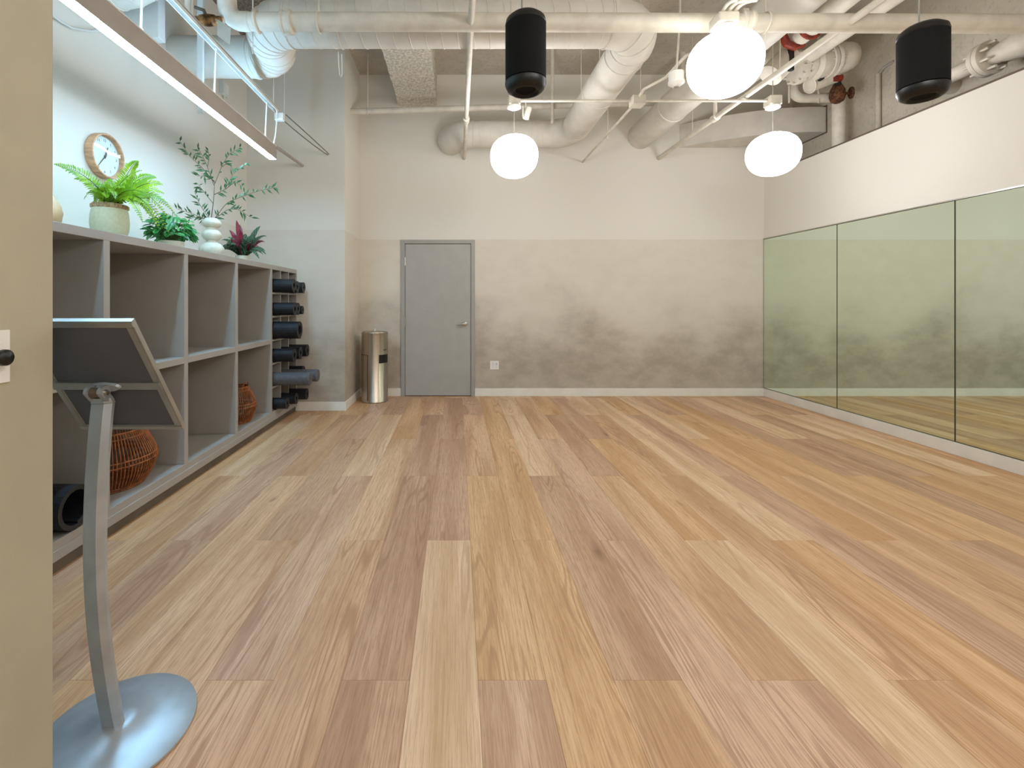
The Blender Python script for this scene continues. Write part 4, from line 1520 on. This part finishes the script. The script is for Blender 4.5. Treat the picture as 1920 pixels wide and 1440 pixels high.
def along(prof, m, nme):
    q = Vector((0, 0, 1)).rotation_difference(ax)
    vs, fs = [], []
    seg = 36
    for (r, h) in prof:
        for k in range(seg):
            a = 2 * pi * k / seg
            vs.append(a0 + q @ Vector((r * cos(a), r * sin(a), h)))
    for i in range(len(prof) - 1):
        for k in range(seg):
            fs.append((i * seg + k, i * seg + (k + 1) % seg, (i + 1) * seg + (k + 1) % seg, (i + 1) * seg + k))
    fs += [tuple(range(seg))[::-1], tuple(range((len(prof) - 1) * seg, len(prof) * seg))]
    return MB().add(vs, fs, True).build(nme, m, fv)


along([(.10, 0), (.165, .004), (.165, .05), (.12, .055)], 'pipe', 'flange')
along([(.13, .05), (.145, .08), (.145, .15), (.125, .17)], 'pipe', 'valve_ring')
along([(.13, .165), (.165, .2), (.17, .25), (.16, .3), (.13, .31)], 'pipe', 'valve_body')
along([(.17, .305), (.175, .31), (.175, .345), (.15, .35)], 'pipe', 'flange')
along([(.175, .356), (.178, .36), (.178, .39), (.14, .4)], 'pipe', 'flange')
along([(.13, .39), (.15, .43), (.155, .52), (.135, .6), (.08, .65), (.03, .67), (.0, .675)], 'pipe', 'end_dome')
along([(.012, .67), (.014, .7), (.0, .703)], 'pipe', 'plug')
for h0 in (.025, .328, .374):
    bq = MB()
    q = Vector((0, 0, 1)).rotation_difference(ax)
    for k in range(12):
        a = 2 * pi * (k + .5) / 12
        ctr = Vector((.155 * cos(a), .155 * sin(a), h0))
        bq.tube([a0 + q @ (ctr - Vector((0, 0, .045))), a0 + q @ (ctr + Vector((0, 0, .045)))], .013, 6, smooth=False)
    bq.build('flange_bolts', 'pipe', fv)['kind'] = 'stuff'
# pipes that feed it
MB().tube([(3.62, 2.2, 3.80), (3.62, 4.86, 3.80)], .075, 24).build('feed_pipe', 'pipe', fv)
MB().tube([(3.20, 3.35, 3.78), (3.20, 5.25, 3.72)], .085, 24).build('feed_pipe', 'pipe', fv)
ring((3.20, 4.2, 3.752), (0, 1, -.03), .09, .02).build('red_clamp', 'red', fv)['label'] = 'red pipe clamp'
p_ = P(1485, 82, 4.35)
MB().tube([p_ + Vector((-.09, 0, .09)), p_ + Vector((-.05, 0, .0)), p_ + Vector((.02, 0, -.03)), p_ + Vector((.1, 0, .0))], .035, 12).build('red_clamp', 'red', fv)['label'] = 'red pipe clamp'
MB().tube([P(1483, 92, 4.4), P(1483, 132, 4.4)], .026, 12).build('dark_nipple', 'dark', fv)
MB().tube([P(1444, 142, 4.5), P(1480, 106, 4.5)], .11, 24).build('pipe_stub', 'pipe', fv)
MB().tube([P(1518, 160, 5.0), P(1566, 142, 5.0)], .075, 20).build('pipe_stub', 'pipe', fv)
ring(P(1518, 160, 5.0), P(1566, 142, 5.0) - P(1518, 160, 5.0), .078, .01).build('stub_collar', 'pipe', fv)
MB().tube([P(1556, 137, 4.95), P(1565, 147, 4.95), P(1577, 146, 4.95)], .035, 12).build('red_clamp', 'red', fv)['label'] = 'red pipe clamp'
MB().lathe([(.0, -.02), (.024, -.02), (.024, .02), (.0, .02)], P(1539, 147, 4.9), 'y', 14).build('dark_plug', 'dark', fv)
MB().tube([P(1571, 150, 5.05), P(1571, 160, 5.05)], .03, 12).build('dark_nipple', 'dark', fv)
vz = P(1570, 176, 5.1)
MB().lathe([(.03, -.1), (.06, -.08), (.075, -.03), (.07, .04), (.04, .1), (.03, .12)], vz, seg=18).build('rusty_valve', 'rust', fv)['label'] = 'rusty iron globe valve'
hw = P(1596, 174, 5.1)
MB().tube([vz, hw], .014, 8).build('valve_stem', 'rust', fv)
wl = ring(hw, (1, -.3, .1), .055, .01, 20)
for k in range(4):
    a = pi * k / 4
    u = Vector((1, -.3, .1)).normalized().orthogonal().normalized()
    v = Vector((1, -.3, .1)).normalized().cross(u)
    dd = (u * cos(a) + v * sin(a)) * .055
    wl.tube([hw - dd, hw + dd], .006, 6)
wl.build('hand_wheel', 'rust', fv)
# riser with its horizontal leg
rs = thing('riser_pipe', 'white riser pipe standing on top of the mirror wall with a level leg', 'pipe', (4.31, 5.24, 2.983))
MB().tube([(4.31, 5.24, 2.983), (4.31, 5.24, 3.66)], .064, 24).build('riser', 'pipe', rs)
hp = fillet([(4.25, 5.24, 3.575), (3.80, 5.24, 3.575), (3.80, 5.24, 3.83)], .1, 7)
MB().tube(hp, .052, 22).build('level_leg', 'pipe', rs)
MB().tube([(3.80, 5.24, 3.8), (3.80, 5.24, 3.86)], .066, 22).build('collar', 'pipe', rs)
MB().tube([(4.31, 5.24, 3.55), (4.31, 5.24, 3.62)], .07, 22).build('collar', 'pipe', rs)
for x in (3.72, 4.05):
    MB().tube([(x, 5.2, 3.50), (x, 5.2, ZC)], .01, 8).build('hanger_rod', 'pipe', rs)
# thin conduit on the concrete wall
tc_ = thing('wall_conduit', 'thin vertical white conduit on the concrete wall above the mirror', 'conduit', (XK - .025, 4.95, 2.983))
MB().tube([(XK - .03, 4.95, 2.984), (XK - .03, 4.95, 3.7)], .024, 14).build('conduit_run', 'cwall', tc_)
MB().tube([(XK - .03, 4.95, 3.69), (XK - .03, 4.88, 3.735), (XK - .002, 4.8, 3.76)], .014, 10).build('conduit_hook', 'wire', tc_)

# flanged pipe that comes towards the camera near the concrete wall
fp = thing('flanged_pipe', 'white flanged pipe running along the concrete wall beside the speaker', 'pipe', (4.28, 3.9, 3.23))
FPX, FPZ = 4.27, 3.225
MB().tube(fillet([(FPX, 3.78, FPZ), (FPX, 4.22, FPZ), (XK - .002, 4.22, FPZ)], .13), .062, 22).build('pipe_run', 'pipe', fp)
MB().lathe([(.062, .045), (.13, .04), (.135, .034), (.135, .004), (.13, .0), (.062, .0)], (FPX, 3.74, FPZ), 'y', 36).build('flange', 'pipe', fp)
MB().lathe([(.135, -.003), (.135, -.036), (.13, -.04), (.09, -.045)], (FPX, 3.74, FPZ), 'y', 36).build('flange', 'pipe', fp)
MB().lathe([(.072, 0), (.075, -.06), (.108, -.2), (.108, -.9), (.112, -.905), (.112, -1.05)], (FPX, 3.70, FPZ), 'y', 32).build('reducer', 'pipe', fp)
for k in range(8):
    a = 2 * pi * (k + .5) / 8
    MB().tube([(FPX + .108 * cos(a), 3.82, FPZ + .108 * sin(a)), (FPX + .108 * cos(a), 3.64, FPZ + .108 * sin(a))], .011, 6, smooth=False).build('flange_bolt', 'pipe', fp)
for y in (2.9, 3.45):
    MB().tube([(FPX, y, FPZ), (FPX, y, ZC)], .007, 8).build('hanger_rod', 'pipe', fp)
